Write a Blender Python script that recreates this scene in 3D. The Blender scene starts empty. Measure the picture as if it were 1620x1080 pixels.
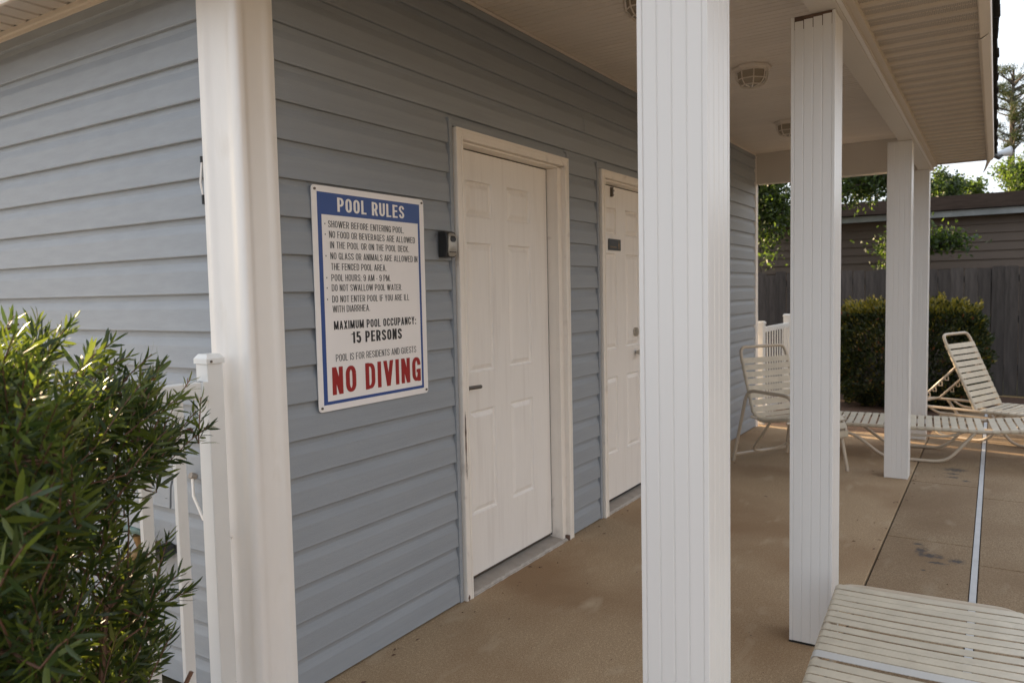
import bpy, bmesh, math, random
import numpy as np
from mathutils import Vector, Matrix
random.seed(7); rng = np.random.default_rng(11)
R_ = math.radians
sc = bpy.context.scene
COL = sc.collection

# ------------------------------------------------------------------ camera
CAM = Vector((-1.6097, -2.0274, 1.3891)); YAW, PITCH, ROLL, FPX = 0.5673, -0.064, -0.0203, 1201.96
def cam_axes():
    cy, sy, cp, sp = math.cos(YAW), math.sin(YAW), math.cos(PITCH), math.sin(PITCH)
    fwd = Vector((cy*cp, sy*cp, sp)); rt = Vector((sy, -cy, 0)); up = rt.cross(fwd)
    cr, sr = math.cos(ROLL), math.sin(ROLL)
    return cr*rt+sr*up, -sr*rt+cr*up, fwd
RT, UP, FW = cam_axes()
cam = bpy.data.cameras.new('camera'); camo = bpy.data.objects.new('camera', cam); COL.objects.link(camo)
camo.matrix_world = Matrix(((RT.x, UP.x, -FW.x, CAM.x), (RT.y, UP.y, -FW.y, CAM.y), (RT.z, UP.z, -FW.z, CAM.z), (0, 0, 0, 1)))
cam.sensor_width = 36; cam.sensor_fit = 'HORIZONTAL'; cam.lens = FPX/1620*36
cam.clip_start = 0.05; cam.clip_end = 2000
cam.dof.use_dof = True; cam.dof.focus_distance = 2.55; cam.dof.aperture_fstop = 5.6
sc.camera = camo
# ------------------------------------------------------------------ light
SUN_AZ, SUN_EL = R_(11), R_(13)          # azimuth from +Y towards +X
w = bpy.data.worlds.new('World'); sc.world = w; w.use_nodes = True
nt = w.node_tree; nt.nodes.clear()
sky = nt.nodes.new('ShaderNodeTexSky'); sky.sky_type = 'NISHITA'; sky.sun_disc = False
sky.sun_elevation = SUN_EL; sky.sun_rotation = SUN_AZ; sky.air_density = 1.0; sky.dust_density = 4.0; sky.ozone_density = 1.0
bg = nt.nodes.new('ShaderNodeBackground'); bg.inputs[1].default_value = 0.15
# thin bright morning cloud over the blue
tcw = nt.nodes.new('ShaderNodeTexCoord'); cn = nt.nodes.new('ShaderNodeTexNoise'); cn.inputs['Scale'].default_value = 2.2; cn.inputs['Detail'].default_value = 6
nt.links.new(tcw.outputs['Generated'], cn.inputs['Vector']); cmr = nt.nodes.new('ShaderNodeMapRange'); cmr.inputs[1].default_value = 0.35; cmr.inputs[2].default_value = 0.65; cmr.inputs[3].default_value = 0.72; cmr.inputs[4].default_value = 0.97
nt.links.new(cn.outputs['Fac'], cmr.inputs[0]); cmx = nt.nodes.new('ShaderNodeMix'); cmx.data_type = 'RGBA'; cmx.inputs[7].default_value = (2.35, 2.50, 2.72, 1)
nt.links.new(cmr.outputs[0], cmx.inputs[0]); nt.links.new(sky.outputs[0], cmx.inputs[6])
wo = nt.nodes.new('ShaderNodeOutputWorld'); nt.links.new(cmx.outputs[2], bg.inputs[0]); nt.links.new(bg.outputs[0], wo.inputs[0])
sl = bpy.data.lights.new('sun', 'SUN'); sl.energy = 5.0; sl.angle = R_(0.5); sl.color = (1.0, 0.74, 0.46)
so = bpy.data.objects.new('sun', sl); COL.objects.link(so); so.location = (4, 20, 8)
sd = Vector((math.sin(SUN_AZ)*math.cos(SUN_EL), math.cos(SUN_AZ)*math.cos(SUN_EL), math.sin(SUN_EL)))
so.rotation_euler = sd.to_track_quat('Z', 'Y').to_euler()
sc.view_settings.view_transform = 'Standard'; sc.view_settings.look = 'None'
sc.view_settings.exposure = 1.8; sc.view_settings.gamma = 1.0; sc.view_settings.use_curve_mapping = False
sc.cycles.max_bounces = 10; sc.cycles.diffuse_bounces = 6

# ------------------------------------------------------------------ materials
MATS = {}
def mat(name, col, rough=0.6, var=0.0, vscale=6.0, col2=None, bump=0.0, bscale=80.0, spec=0.5, metal=0.0, stretch=None, trans=0.0, subs=None, objvar=0.0, extra=None):
    m = bpy.data.materials.new(name); m.use_nodes = True; t = m.node_tree; N = t.nodes; L = t.links
    b = N['Principled BSDF']; b.inputs['Roughness'].default_value = rough; b.inputs['Metallic'].default_value = metal
    b.inputs['Specular IOR Level'].default_value = spec
    c = tuple(col)+(1,); b.inputs['Base Color'].default_value = c
    tc = N.new('ShaderNodeTexCoord'); mp = N.new('ShaderNodeMapping'); L.new(tc.outputs['Object'], mp.inputs['Vector'])
    if stretch: mp.inputs['Scale'].default_value = stretch
    src = None
    if var or col2:
        n = N.new('ShaderNodeTexNoise'); n.inputs['Scale'].default_value = vscale; n.inputs['Detail'].default_value = 6; n.inputs['Roughness'].default_value = 0.6
        L.new(mp.outputs[0], n.inputs['Vector'])
        cr = N.new('ShaderNodeValToRGB'); cr.color_ramp.elements[0].position = 0.32; cr.color_ramp.elements[1].position = 0.68
        c2 = tuple(col2) if col2 else tuple(x*(1-var) for x in col)
        cr.color_ramp.elements[0].color = c2+(1,); cr.color_ramp.elements[1].color = c
        L.new(n.outputs['Fac'], cr.inputs[0]); src = cr.outputs[0]
    if objvar:
        oi = N.new('ShaderNodeObjectInfo'); mr = N.new('ShaderNodeMapRange'); mr.inputs[3].default_value = 1-objvar; mr.inputs[4].default_value = 1+objvar
        L.new(oi.outputs['Random'], mr.inputs[0]); vm = N.new('ShaderNodeVectorMath'); vm.operation = 'SCALE'
        if src: L.new(src, vm.inputs[0])
        else: vm.inputs[0].default_value = col
        L.new(mr.outputs[0], vm.inputs['Scale']); src = vm.outputs[0]
    if extra: src = extra(t, mp, src) or src
    if src: L.new(src, b.inputs['Base Color'])
    if bump:
        n2 = N.new('ShaderNodeTexNoise'); n2.inputs['Scale'].default_value = bscale; n2.inputs['Detail'].default_value = 4
        L.new(mp.outputs[0], n2.inputs['Vector'])
        bm_ = N.new('ShaderNodeBump'); bm_.inputs['Strength'].default_value = bump; bm_.inputs['Distance'].default_value = 0.004
        L.new(n2.outputs['Fac'], bm_.inputs['Height']); L.new(bm_.outputs[0], b.inputs['Normal'])
    if trans:
        tr = N.new('ShaderNodeBsdfTranslucent'); mx = N.new('ShaderNodeMixShader'); mx.inputs[0].default_value = trans
        if src:
            vb = N.new('ShaderNodeVectorMath'); vb.operation = 'MULTIPLY'; vb.inputs[1].default_value = (2.6, 2.5, 1.6); L.new(src, vb.inputs[0]); L.new(vb.outputs[0], tr.inputs[0])
        else: tr.inputs[0].default_value = tuple(min(1, x*1.5) for x in col)+(1,)
        L.new(b.outputs[0], mx.inputs[1]); L.new(tr.outputs[0], mx.inputs[2]); L.new(mx.outputs[0], N['Material Output'].inputs[0])
    MATS[name] = m
    return m

def ramp_noise(t, vec, scale, p0, p1, detail=5, dist=0.0):
    N, L = t.nodes, t.links
    n = N.new('ShaderNodeTexNoise'); n.inputs['Scale'].default_value = scale; n.inputs['Detail'].default_value = detail; n.inputs['Distortion'].default_value = dist
    L.new(vec, n.inputs['Vector']); mr = N.new('ShaderNodeMapRange'); mr.inputs[1].default_value = p0; mr.inputs[2].default_value = p1
    L.new(n.outputs['Fac'], mr.inputs[0]); return mr.outputs[0]
def mixc(t, fac, a, b):
    N, L = t.nodes, t.links
    m = N.new('ShaderNodeMix'); m.data_type = 'RGBA'
    L.new(fac, m.inputs[0])
    for s, v in ((6, a), (7, b)):
        if isinstance(v, (tuple, list)): m.inputs[s].default_value = tuple(v)+(1,)
        else: L.new(v, m.inputs[s])
    return m.outputs[2]

STAINS = [(2.83,-1.72,.055,.030),(2.76,-1.765,.04,.07),(2.66,-1.80,.02,.05),(2.73,-1.885,.04,.04),(2.52,-1.75,.014,.014),(2.93,-1.70,.02,.03),(4.90,-1.79,.07,.085),(4.76,-1.78,.03,.05),(4.64,-1.79,.025,.05),(4.56,-1.87,.03,.03)]
def make_concrete_extra(k, stains):
    def f(t, mp, src):
        c = concrete_extra(t, mp, src)
        N, L = t.nodes, t.links
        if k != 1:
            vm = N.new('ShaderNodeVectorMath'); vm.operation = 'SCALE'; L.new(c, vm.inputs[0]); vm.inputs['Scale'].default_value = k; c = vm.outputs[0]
        acc = None
        nz = N.new('ShaderNodeTexNoise'); nz.inputs['Scale'].default_value = 45; nz.inputs['Detail'].default_value = 5; L.new(mp.outputs[0], nz.inputs['Vector'])
        for cx, cy, rx, ry in stains:
            a = N.new('ShaderNodeVectorMath'); a.operation = 'SUBTRACT'; L.new(mp.outputs[0], a.inputs[0]); a.inputs[1].default_value = (cx, cy, 0)
            m = N.new('ShaderNodeVectorMath'); m.operation = 'MULTIPLY'; L.new(a.outputs[0], m.inputs[0]); m.inputs[1].default_value = (1/rx, 1/ry, 0)
            l = N.new('ShaderNodeVectorMath'); l.operation = 'LENGTH'; L.new(m.outputs[0], l.inputs[0])
            ad = N.new('ShaderNodeMath'); ad.operation = 'MULTIPLY_ADD'; L.new(nz.outputs['Fac'], ad.inputs[0]); ad.inputs[1].default_value = 2.4; L.new(l.outputs['Value'], ad.inputs[2])
            mr = N.new('ShaderNodeMapRange'); mr.inputs[1].default_value = 2.3; mr.inputs[2].default_value = 1.5; mr.inputs[3].default_value = 0; mr.inputs[4].default_value = 0.88; L.new(ad.outputs[0], mr.inputs[0])
            if acc is None: acc = mr.outputs[0]
            else:
                mx = N.new('ShaderNodeMath'); mx.operation = 'MAXIMUM'; L.new(acc, mx.inputs[0]); L.new(mr.outputs[0], mx.inputs[1]); acc = mx.outputs[0]
        if acc is not None: c = mixc(t, acc, c, (0.055, 0.05, 0.05))
        return c
    return f
def concrete_extra(t, mp, src):
    v = mp.outputs[0]
    c = mixc(t, ramp_noise(t, v, 260, 0.42, 0.62, 2), (0.275, 0.182, 0.100), (0.47, 0.338, 0.205))       # exposed grains
    c = mixc(t, ramp_noise(t, v, 95, 0.52, 0.70, 2), c, (0.48, 0.35, 0.215))
    c = mixc(t, ramp_noise(t, v, 1.0, 0.46, 0.68, 8, 0.3), c, (0.265, 0.162, 0.082))                       # broad damp patches
    m2 = t.nodes.new('ShaderNodeVectorMath'); m2.operation = 'MULTIPLY'; t.links.new(v, m2.inputs[0]); m2.inputs[1].default_value = (1.0, 2.4, 1)
    c = mixc(t, ramp_noise(t, m2.outputs[0], 2.9, 0.60, 0.74, 6, 0.3), c, (0.43, 0.32, 0.205))
    c = mixc(t, ramp_noise(t, v, 75, 0.70, 0.76, 2), c, (0.10, 0.07, 0.05))                               # small dark specks
    return c
def grime_extra(colr, lo=0.5, hi=0.8, scale=5, colz=None):
    def f(t, mp, src):
        return mixc(t, ramp_noise(t, mp.outputs[0], scale, lo, hi, 8, 0.4), src, colr)
    return f

M_side = mat('vinyl_siding_blue', (0.312, 0.336, 0.366), 0.55, var=0.10, vscale=2.2, bump=0.35, bscale=55, stretch=(1, 3, 18), objvar=0.025)
M_trim = mat('white_vinyl_trim', (0.86, 0.82, 0.78), 0.38, var=0.05, vscale=3, stretch=(3, 3, 1), extra=grime_extra((0.70, 0.64, 0.56), 0.56, 0.9, 3))
M_col = mat('white_aluminium_column', (0.73, 0.71, 0.69), 0.33, var=0.03, vscale=4, objvar=0.015, extra=grime_extra((0.62, 0.58, 0.52), 0.62, 0.95, 3.5))
M_ceil = mat('ceiling_vinyl', (0.76, 0.69, 0.62), 0.5, var=0.06, vscale=2, objvar=0.03)
M_soff = mat('soffit_vinyl', (0.64, 0.56, 0.47), 0.5, var=0.06, vscale=2, objvar=0.02)
M_beam = mat('beam_cladding', (0.68, 0.63, 0.57), 0.4, var=0.05, vscale=2)
def wood_door(t, mp, src):
    return mixc(t, ramp_noise(t, mp.outputs[0], 1.2, 0.52, 0.95, 8), src, (0.72, 0.67, 0.63))
M_door = mat('door_paint', (0.86, 0.82, 0.78), 0.42, var=0.035, vscale=5, stretch=(26, 26, 1.6), bump=0.10, bscale=9, extra=wood_door)
M_case = mat('door_casing_paint', (0.86, 0.80, 0.73), 0.45, var=0.06, vscale=5, extra=grime_extra((0.48, 0.42, 0.37), 0.62, 0.85, 9))
M_rot = mat('bare_weathered_wood', (0.16, 0.10, 0.075), 0.9, var=0.5, vscale=20)
M_dark = mat('dark_gap', (0.02, 0.018, 0.016), 0.9)
M_conc = mat('exposed_aggregate_concrete', (0.28, 0.21, 0.15), 0.88, extra=concrete_extra, var=0.1, bump=0.55, bscale=170)
M_deck = mat('deck_concrete', (0.28, 0.21, 0.15), 0.88, extra=make_concrete_extra(0.72, STAINS), var=0.1, bump=0.55, bscale=170)  # porch concrete scaled darker to stand in for eave and tree shade, plus stains
M_sill = mat('grey_concrete_sill', (0.38, 0.335, 0.29), 0.85, var=0.25, vscale=9, bump=0.4, bscale=90)
M_walk = mat('pale_concrete', (0.40, 0.385, 0.365), 0.9, var=0.2, vscale=6, bump=0.4, bscale=90)
M_sedge = mat('chipped_cement', (0.52, 0.47, 0.42), 0.9, var=0.3, vscale=40)
M_joint = mat('joint_filler', (0.035, 0.028, 0.022), 0.9)
M_drain = mat('white_drain_strip', (0.56, 0.56, 0.57), 0.5, var=0.15, vscale=9)
M_stain = mat('black_stain', (0.06, 0.055, 0.055), 0.85, var=0.4, vscale=30)
M_mulch = mat('mulch', (0.11, 0.055, 0.032), 0.95, col2=(0.035, 0.02, 0.013), vscale=40, bump=1, bscale=60)
M_grass = mat('ground_earth', (0.055, 0.06, 0.025), 0.95, col2=(0.085, 0.06, 0.035), vscale=3, bump=1, bscale=40)
M_frame = mat('chair_frame_paint', (0.52, 0.43, 0.33), 0.3, var=0.08, vscale=12)
M_strap = mat('vinyl_strap', (0.57, 0.495, 0.38), 0.42, var=0.16, vscale=14, objvar=0.05, extra=grime_extra((0.42, 0.36, 0.27), 0.55, 0.85, 22))
M_strapw = mat('vinyl_strap_new', (0.53, 0.51, 0.48), 0.4, var=0.06, vscale=10)
M_fwhite = mat('white_vinyl_fence', (0.76, 0.75, 0.73), 0.35, var=0.04, vscale=5)
M_signw = mat('sign_white', (0.90, 0.86, 0.84), 0.35, var=0.03, vscale=4)
M_signb = mat('sign_blue', (0.030, 0.075, 0.27), 0.35)
M_signr = mat('sign_red', (0.33, 0.018, 0.018), 0.35)
M_signk = mat('sign_black', (0.02, 0.02, 0.022), 0.4)
M_black = mat('black_plastic', (0.018, 0.018, 0.018), 0.4)
M_silver = mat('brushed_metal', (0.50, 0.47, 0.42), 0.35, metal=0.7, var=0.1)
M_bronze = mat('dark_bronze', (0.13, 0.11, 0.09), 0.4, metal=0.7)
M_brass = mat('old_brass', (0.30, 0.20, 0.10), 0.45, metal=0.8, var=0.3, vscale=30)
M_verd = mat('verdigris_handle', (0.16, 0.25, 0.24), 0.6, var=0.5, vscale=60)
M_glass = mat('frosted_lens', (0.40, 0.35, 0.28), 0.25, var=0.1)
M_shing = mat('roof_shingle', (0.022, 0.02, 0.02), 0.95, var=0.4, vscale=60)
M_leafd = mat('leaf_dark', (0.034, 0.060, 0.014), 0.45, trans=0.30, var=0.35, vscale=9, objvar=0.15)
M_leafm = mat('leaf_mid', (0.095, 0.130, 0.022), 0.45, trans=0.38, var=0.3, vscale=9, objvar=0.15)
M_leafy = mat('leaf_yellow', (0.13, 0.145, 0.030), 0.5, trans=0.30, var=0.25, vscale=9)
M_leafo = mat('leaf_orange', (0.22, 0.085, 0.025), 0.5, trans=0.3, var=0.25, vscale=9)
M_twig = mat('twig_bark', (0.15, 0.075, 0.045), 0.8, var=0.3, vscale=30)
M_bark = mat('tree_bark', (0.11, 0.09, 0.075), 0.95, var=0.4, vscale=14, bump=0.8, bscale=30)
M_hedged = mat('hedge_leaf', (0.030, 0.045, 0.010), 0.5, trans=0.2, var=0.5, vscale=5)
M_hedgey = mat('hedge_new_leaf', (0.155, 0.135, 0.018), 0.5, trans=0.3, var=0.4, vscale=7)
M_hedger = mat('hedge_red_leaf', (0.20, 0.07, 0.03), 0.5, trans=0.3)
M_treel = mat('tree_leaf', (0.075, 0.12, 0.02), 0.5, trans=0.45, var=0.45, vscale=3)
M_treed = mat('tree_leaf_dark', (0.035, 0.06, 0.015), 0.5, trans=0.3, var=0.45, vscale=3)
M_pine = mat('pine_needle', (0.045, 0.058, 0.014), 0.6, trans=0.25, var=0.4, vscale=2)
M_plank = mat('weathered_fence_wood', (0.088, 0.076, 0.070), 0.9, var=0.5, vscale=5, stretch=(5, 5, 0.7), objvar=0.28, bump=0.5, bscale=40)
M_hside = mat('neighbour_siding', (0.105, 0.078, 0.060), 0.7, var=0.08, vscale=3, objvar=0.04)
M_hfas = mat('neighbour_fascia', (0.25, 0.265, 0.265), 0.6, var=0.35, vscale=4)
M_hroof = mat('neighbour_roof', (0.022, 0.0185, 0.0175), 1.0, spec=0.0, var=0.4, vscale=5)
M_cream = mat('grey_siding', (0.27, 0.265, 0.26), 0.7, var=0.05)
M_glassd = mat('dark_window', (0.03, 0.035, 0.04), 0.1)
M_flood = mat('floodlight_white', (0.62, 0.65, 0.70), 0.35)

def perf_extra(t, mp, src):            # rows of tiny punched holes in the vented soffit
    N, L = t.nodes, t.links
    sx = N.new('ShaderNodeSeparateXYZ'); L.new(mp.outputs[0], sx.inputs[0])
    def wave(sock, freq):
        a = N.new('ShaderNodeMath'); a.operation = 'MULTIPLY'; a.inputs[1].default_value = freq; L.new(sock, a.inputs[0])
        b = N.new('ShaderNodeMath'); b.operation = 'SINE'; L.new(a.outputs[0], b.inputs[0]); return b.outputs[0]
    m = N.new('ShaderNodeMath'); m.operation = 'MULTIPLY'; L.new(wave(sx.outputs[0], 2*math.pi/0.012), m.inputs[0]); L.new(wave(sx.outputs[1], 2*math.pi/0.012), m.inputs[1])
    g = N.new('ShaderNodeMapRange'); g.inputs[1].default_value = 0.15; g.inputs[2].default_value = 0.5; L.new(m.outputs[0], g.inputs[0])
    return mixc(t, g.outputs[0], src, (0.08, 0.06, 0.05))
M_perf = mat('soffit_vented', (0.62, 0.55, 0.47), 0.5, var=0.06, vscale=2, extra=perf_extra)

# ------------------------------------------------------------------ mesh helpers
class MB:
    def __init__(s): s.v = []; s.f = []; s.m = []; s.mi = 0
    def add(s, vs, fs):
        o = len(s.v); s.v += [tuple(p) for p in vs]; s.f += [tuple(i+o for i in f) for f in fs]; s.m += [s.mi]*len(fs); return s
    def box(s, x0, x1, y0, y1, z0, z1):
        return s.add([(x0,y0,z0),(x1,y0,z0),(x1,y1,z0),(x0,y1,z0),(x0,y0,z1),(x1,y0,z1),(x1,y1,z1),(x0,y1,z1)],
                     [(0,3,2,1),(4,5,6,7),(0,1,5,4),(1,2,6,5),(2,3,7,6),(3,0,4,7)])
    def prism(s, prof, axis, a, b):
        """prof: closed 2D polygon; axis 'x': prof=(y,z); 'y': prof=(x,z); 'z': prof=(x,y)"""
        n = len(prof)
        def P(p, t):
            return (t, p[0], p[1]) if axis == 'x' else ((p[0], t, p[1]) if axis == 'y' else (p[0], p[1], t))
        vs = [P(p, a) for p in prof]+[P(p, b) for p in prof]
        fs = [(i, (i+1) % n, n+(i+1) % n, n+i) for i in range(n)]+[tuple(range(n-1, -1, -1)), tuple(range(n, 2*n))]
        return s.add(vs, fs)
    def tube(s, pts, r, n=8, r1=None, closed=False, cap=True):
        pts = [Vector(p) for p in pts]; m = len(pts); vs = []; fs = []
        prev = None
        for i, p in enumerate(pts):
            if closed: d = pts[(i+1) % m]-pts[i-1]
            else: d = pts[min(i+1, m-1)]-pts[max(i-1, 0)]
            d = d.normalized() if d.length > 1e-9 else Vector((0, 0, 1))
            if prev is None:
                a = d.orthogonal().normalized()
            else:
                a = prev-d*prev.dot(d); a = a.normalized() if a.length > 1e-6 else d.orthogonal().normalized()
            prev = a; b = d.cross(a)
            rr = r if r1 is None else r+(r1-r)*i/(m-1)
            vs += [p+rr*(math.cos(2*math.pi*k/n)*a+math.sin(2*math.pi*k/n)*b) for k in range(n)]
        for i in range(m if closed else m-1):
            j = (i+1) % m
            fs += [(i*n+k, i*n+(k+1) % n, j*n+(k+1) % n, j*n+k) for k in range(n)]
        if cap and not closed: fs += [tuple(range(n-1, -1, -1)), tuple((m-1)*n+k for k in range(n))]
        return s.add(vs, fs)
    def build(s, name, mats, parent=None, smooth=False, kind=None, bevel=0):
        me = bpy.data.meshes.new(name); me.from_pydata(s.v, [], s.f)
        for mm in (mats if isinstance(mats, (list, tuple)) else [mats]): me.materials.append(mm)
        if any(s.m): me.polygons.foreach_set('material_index', s.m)
        bmm = bmesh.new(); bmm.from_mesh(me); bmesh.ops.recalc_face_normals(bmm, faces=bmm.faces); bmm.to_mesh(me); bmm.free()
        if smooth:
            me.polygons.foreach_set('use_smooth', [True]*len(me.polygons))
            try: me.set_sharp_from_angle(angle=R_(40))
            except Exception: pass
        me.update(); return link(name, me, parent, kind, bevel)
def link(name, me, parent=None, kind=None, bevel=0, mw=None):
    o = bpy.data.objects.new(name, me); COL.objects.link(o)
    if parent: o.parent = parent
    if mw is not None: o.matrix_basis = mw
    if kind: o['kind'] = kind
    if bevel:
        b = o.modifiers.new('bevel', 'BEVEL'); b.width = bevel; b.segments = 2; b.limit_method = 'ANGLE'
    return o
def boxo(name, m, parent, *a, bevel=0, **k): return MB().box(*a).build(name, m, parent, bevel=bevel, **k)
def thing(name, label, cat, loc=(0, 0, 0), group=None, rz=0):
    o = bpy.data.objects.new(name, None); COL.objects.link(o); o.location = loc; o.rotation_euler = (0, 0, rz); o.empty_display_size = 0.1
    o['label'] = label; o['category'] = cat
    if group: o['group'] = group
    return o
def tag(o, label, cat, group=None):
    o['label'] = label; o['category'] = cat
    if group: o['group'] = group
    return o
def rnd_path(pts, rad=0.05, k=5):
    """round the corners of a polyline"""
    pts = [Vector(p) for p in pts]; out = [pts[0]]
    for i in range(1, len(pts)-1):
        a, b, c = pts[i-1], pts[i], pts[i+1]
        ra = min(rad, (a-b).length*0.49, (c-b).length*0.49)
        p0 = b+(a-b).normalized()*ra; p1 = b+(c-b).normalized()*ra
        for j in range(k+1):
            t = j/k; out.append((1-t)**2*p0+2*t*(1-t)*b+t*t*p1)
    out.append(pts[-1]); return out
def project(p):
    d = Vector(p)-CAM; z = d.dot(FW)
    if z < 0.05: return (1e6, 1e6, z)
    return (810+FPX*d.dot(RT)/z, 540-FPX*d.dot(UP)/z, z)

# ================================================================== GROUND
g = MB().add([(-300,-300,-0.03),(300,-300,-0.03),(300,300,-0.03),(-300,300,-0.03)], [(0,1,2,3)]).build('ground', M_grass, kind='structure')
boxo('mulch_bed', M_mulch, None, 6.25, 9.45, -2.35, 3.0, -0.06, -0.012, kind='structure')
boxo('planting_bed', M_mulch, None, -4.0, -0.19, -1.2, 4.0, -0.06, -0.012, kind='structure')
boxo('walkway', M_walk, None, -4.2, -0.30, 0.32, 4.4, -0.08, 0.0, kind='structure', bevel=0.004)
# slabs : one porch slab, deck slabs with recessed joints between
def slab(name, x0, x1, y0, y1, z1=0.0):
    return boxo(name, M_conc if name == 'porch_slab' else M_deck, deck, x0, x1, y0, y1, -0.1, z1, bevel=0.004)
deck = boxo('pool_deck', M_joint, None, -4.0, 8.0, -7.0, 0.3, -0.14, -0.022, kind='structure')
deck.location.z = 0
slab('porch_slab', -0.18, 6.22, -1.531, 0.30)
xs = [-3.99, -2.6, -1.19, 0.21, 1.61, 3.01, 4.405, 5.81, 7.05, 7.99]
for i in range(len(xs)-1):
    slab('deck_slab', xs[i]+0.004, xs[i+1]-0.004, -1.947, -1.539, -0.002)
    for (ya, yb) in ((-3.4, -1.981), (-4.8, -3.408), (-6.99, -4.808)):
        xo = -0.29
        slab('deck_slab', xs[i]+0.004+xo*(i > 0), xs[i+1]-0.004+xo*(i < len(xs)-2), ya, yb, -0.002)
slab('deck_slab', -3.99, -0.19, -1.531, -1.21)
dr = MB()
dr.box(-3.9, 7.9, -1.977, -1.951, -0.02, 0.001)
drain = dr.build('drain_strip', M_drain, deck)
# bits of leaf litter and grit lying on the slab
lit = MB(); rl = random.Random(3)
for i in range(150):
    u_ = rl.random()
    if u_ < 0.35: px_, py_ = rl.uniform(0.3, 6.0), -0.05-abs(rl.gauss(0, 0.06))
    elif u_ < 0.5: px_, py_ = rl.uniform(0.3, 6.0), rl.uniform(-1.57, -1.50)
    else: px_, py_ = rl.uniform(0.2, 7.0), rl.uniform(-3.0, -0.1)
    a_ = rl.uniform(0, 3.14); L_ = rl.uniform(0.004, 0.016); W_ = L_*rl.uniform(0.25, 0.6); ca, sa = math.cos(a_), math.sin(a_); h_ = rl.uniform(0.002, 0.005)
    lit.add([(px_-L_*ca, py_-L_*sa, 0.001), (px_+W_*sa, py_-W_*ca, h_), (px_+L_*ca, py_+L_*sa, 0.0015), (px_-W_*sa, py_+W_*ca, h_)], [(0, 1, 2), (0, 2, 3)])
lo_ = lit.build('leaf_litter', M_twig); lo_['kind'] = 'stuff'; tag(lo_, 'scattered dry leaf bits and grit lying on the concrete', 'litter')

# ================================================================== POOL HOUSE
XE = 6.09; HC = 2.696; S = 0.1271; Z0 = 0.1353-0.1271; YC = -1.5195; CW = 0.1553; HB = 2.3928
COLX = [-0.0447, 1.4163, 4.4137, 6.064-0.02]
BD = 3.3
house = thing('pool_house', 'blue vinyl sided pool house with white columned porch and two white doors', 'building', (0, 0, 0))
# core walls behind the siding (openings left for the doors)
D1 = (1.0993, 1.0993+1.0311); D2 = (2.5455, 2.5455+1.0311); DH = 2.115
core = MB()
for a, b in ((0.0, D1[0]+0.03), (D1[1]-0.03, D2[0]+0.03), (D2[1]-0.03, XE)):
    core.box(a, b, 0.0, 0.12, 0.002, DH-0.03)
core.box(0.0, XE, 0.0, 0.12, DH-0.03, HC+0.05)
core.box(0.0, 0.12, 0.12, BD, 0.002, 2.55); core.box(XE-0.12, XE, 0.12, BD, 0.002, 2.55); core.box(0.12, XE-0.12, BD-0.12, BD, 0.002, 2.55)
core.box(0.12, XE-0.12, 0.12, 0.14, 0.002, HC)
core.build('wall', M_side, house)
PROF = [(0.0, 0.0), (-0.0175, 0.0), (-0.0190, 0.003), (-0.0180, 0.010), (-0.0142, 0.076), (-0.0128, 0.081), (-0.0040, 0.106), (-0.0036, S+0.004), (0.0, S+0.004)]
cache = {}
def siding_mesh(L_, axis):
    key = (round(L_, 4), axis)
    if key not in cache:
        b = MB()
        if axis == 'x': b.prism(PROF, 'x', 0, L_)
        else: b.prism([(p[0], p[1]) for p in PROF], 'y', 0, L_)
        me_o = b.build('siding_board', M_side); cache[key] = me_o.data
        bpy.data.objects.remove(me_o)
    return cache[key]
def course(x0, x1, z):
    # boards are slightly wavy: tiny random tilt
    o = link('siding_board', siding_mesh(x1-x0, 'x'), house); o.location = (x0, random.uniform(-0.0006, 0.0)-(0.0022 if abs(x0-2.358) < 1e-4 else 0), z); return o
ncourse = 21
for k in range(ncourse+1):
    z = Z0+k*S
    if z > HC-0.02: break
    top = z+S
    if z+0.02 < DH+0.0:
        segs = [(0.1, D1[0]-0.035), (D1[1]+0.012, D2[0]-0.035), (D2[1]+0.012, XE-0.045)]
    else:
        segs = [(0.1, XE-0.045)]
        if k == 18: segs = [(0.1, 2.36), (2.358, XE-0.045)]
    for a, b in segs: course(a, b, z)
for k in range(ncourse):
    z = Z0+k*S
    if z+S > 2.60: break
    segs = [(0.15, 3.28)]
    if k == 5: segs = [(0.15, 0.440), (0.452, 3.28)]
    for a, b in segs:
        o = link('siding_board', siding_mesh(b-a, 'y'), house); o.location = (random.uniform(-0.0006, 0), a, z)
# J channels round doors and the ceiling moulding
for D in (D1, D2):
    boxo('siding_channel', M_side, house, D[0]-0.034, D[0]-0.012, -0.0225, 0.0, 0.004, DH+0.036)
    boxo('siding_channel', M_side, house, D[1]+0.001, D[1]+0.011, -0.0225, 0.0, 0.004, DH+0.036)
    boxo('siding_channel', M_side, house, D[0]-0.011, D[1]+0.0, -0.0185, 0.0, DH+0.004, DH+0.030)
boxo('ceiling_moulding', M_ceil, house, 0.0, XE-0.02, -0.022, 0.0, HC-0.018, HC-0.0025)
boxo('siding_channel', M_side, house, 0.1, XE-0.05, -0.02, 0.0, HC-0.052, HC-0.02)
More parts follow.
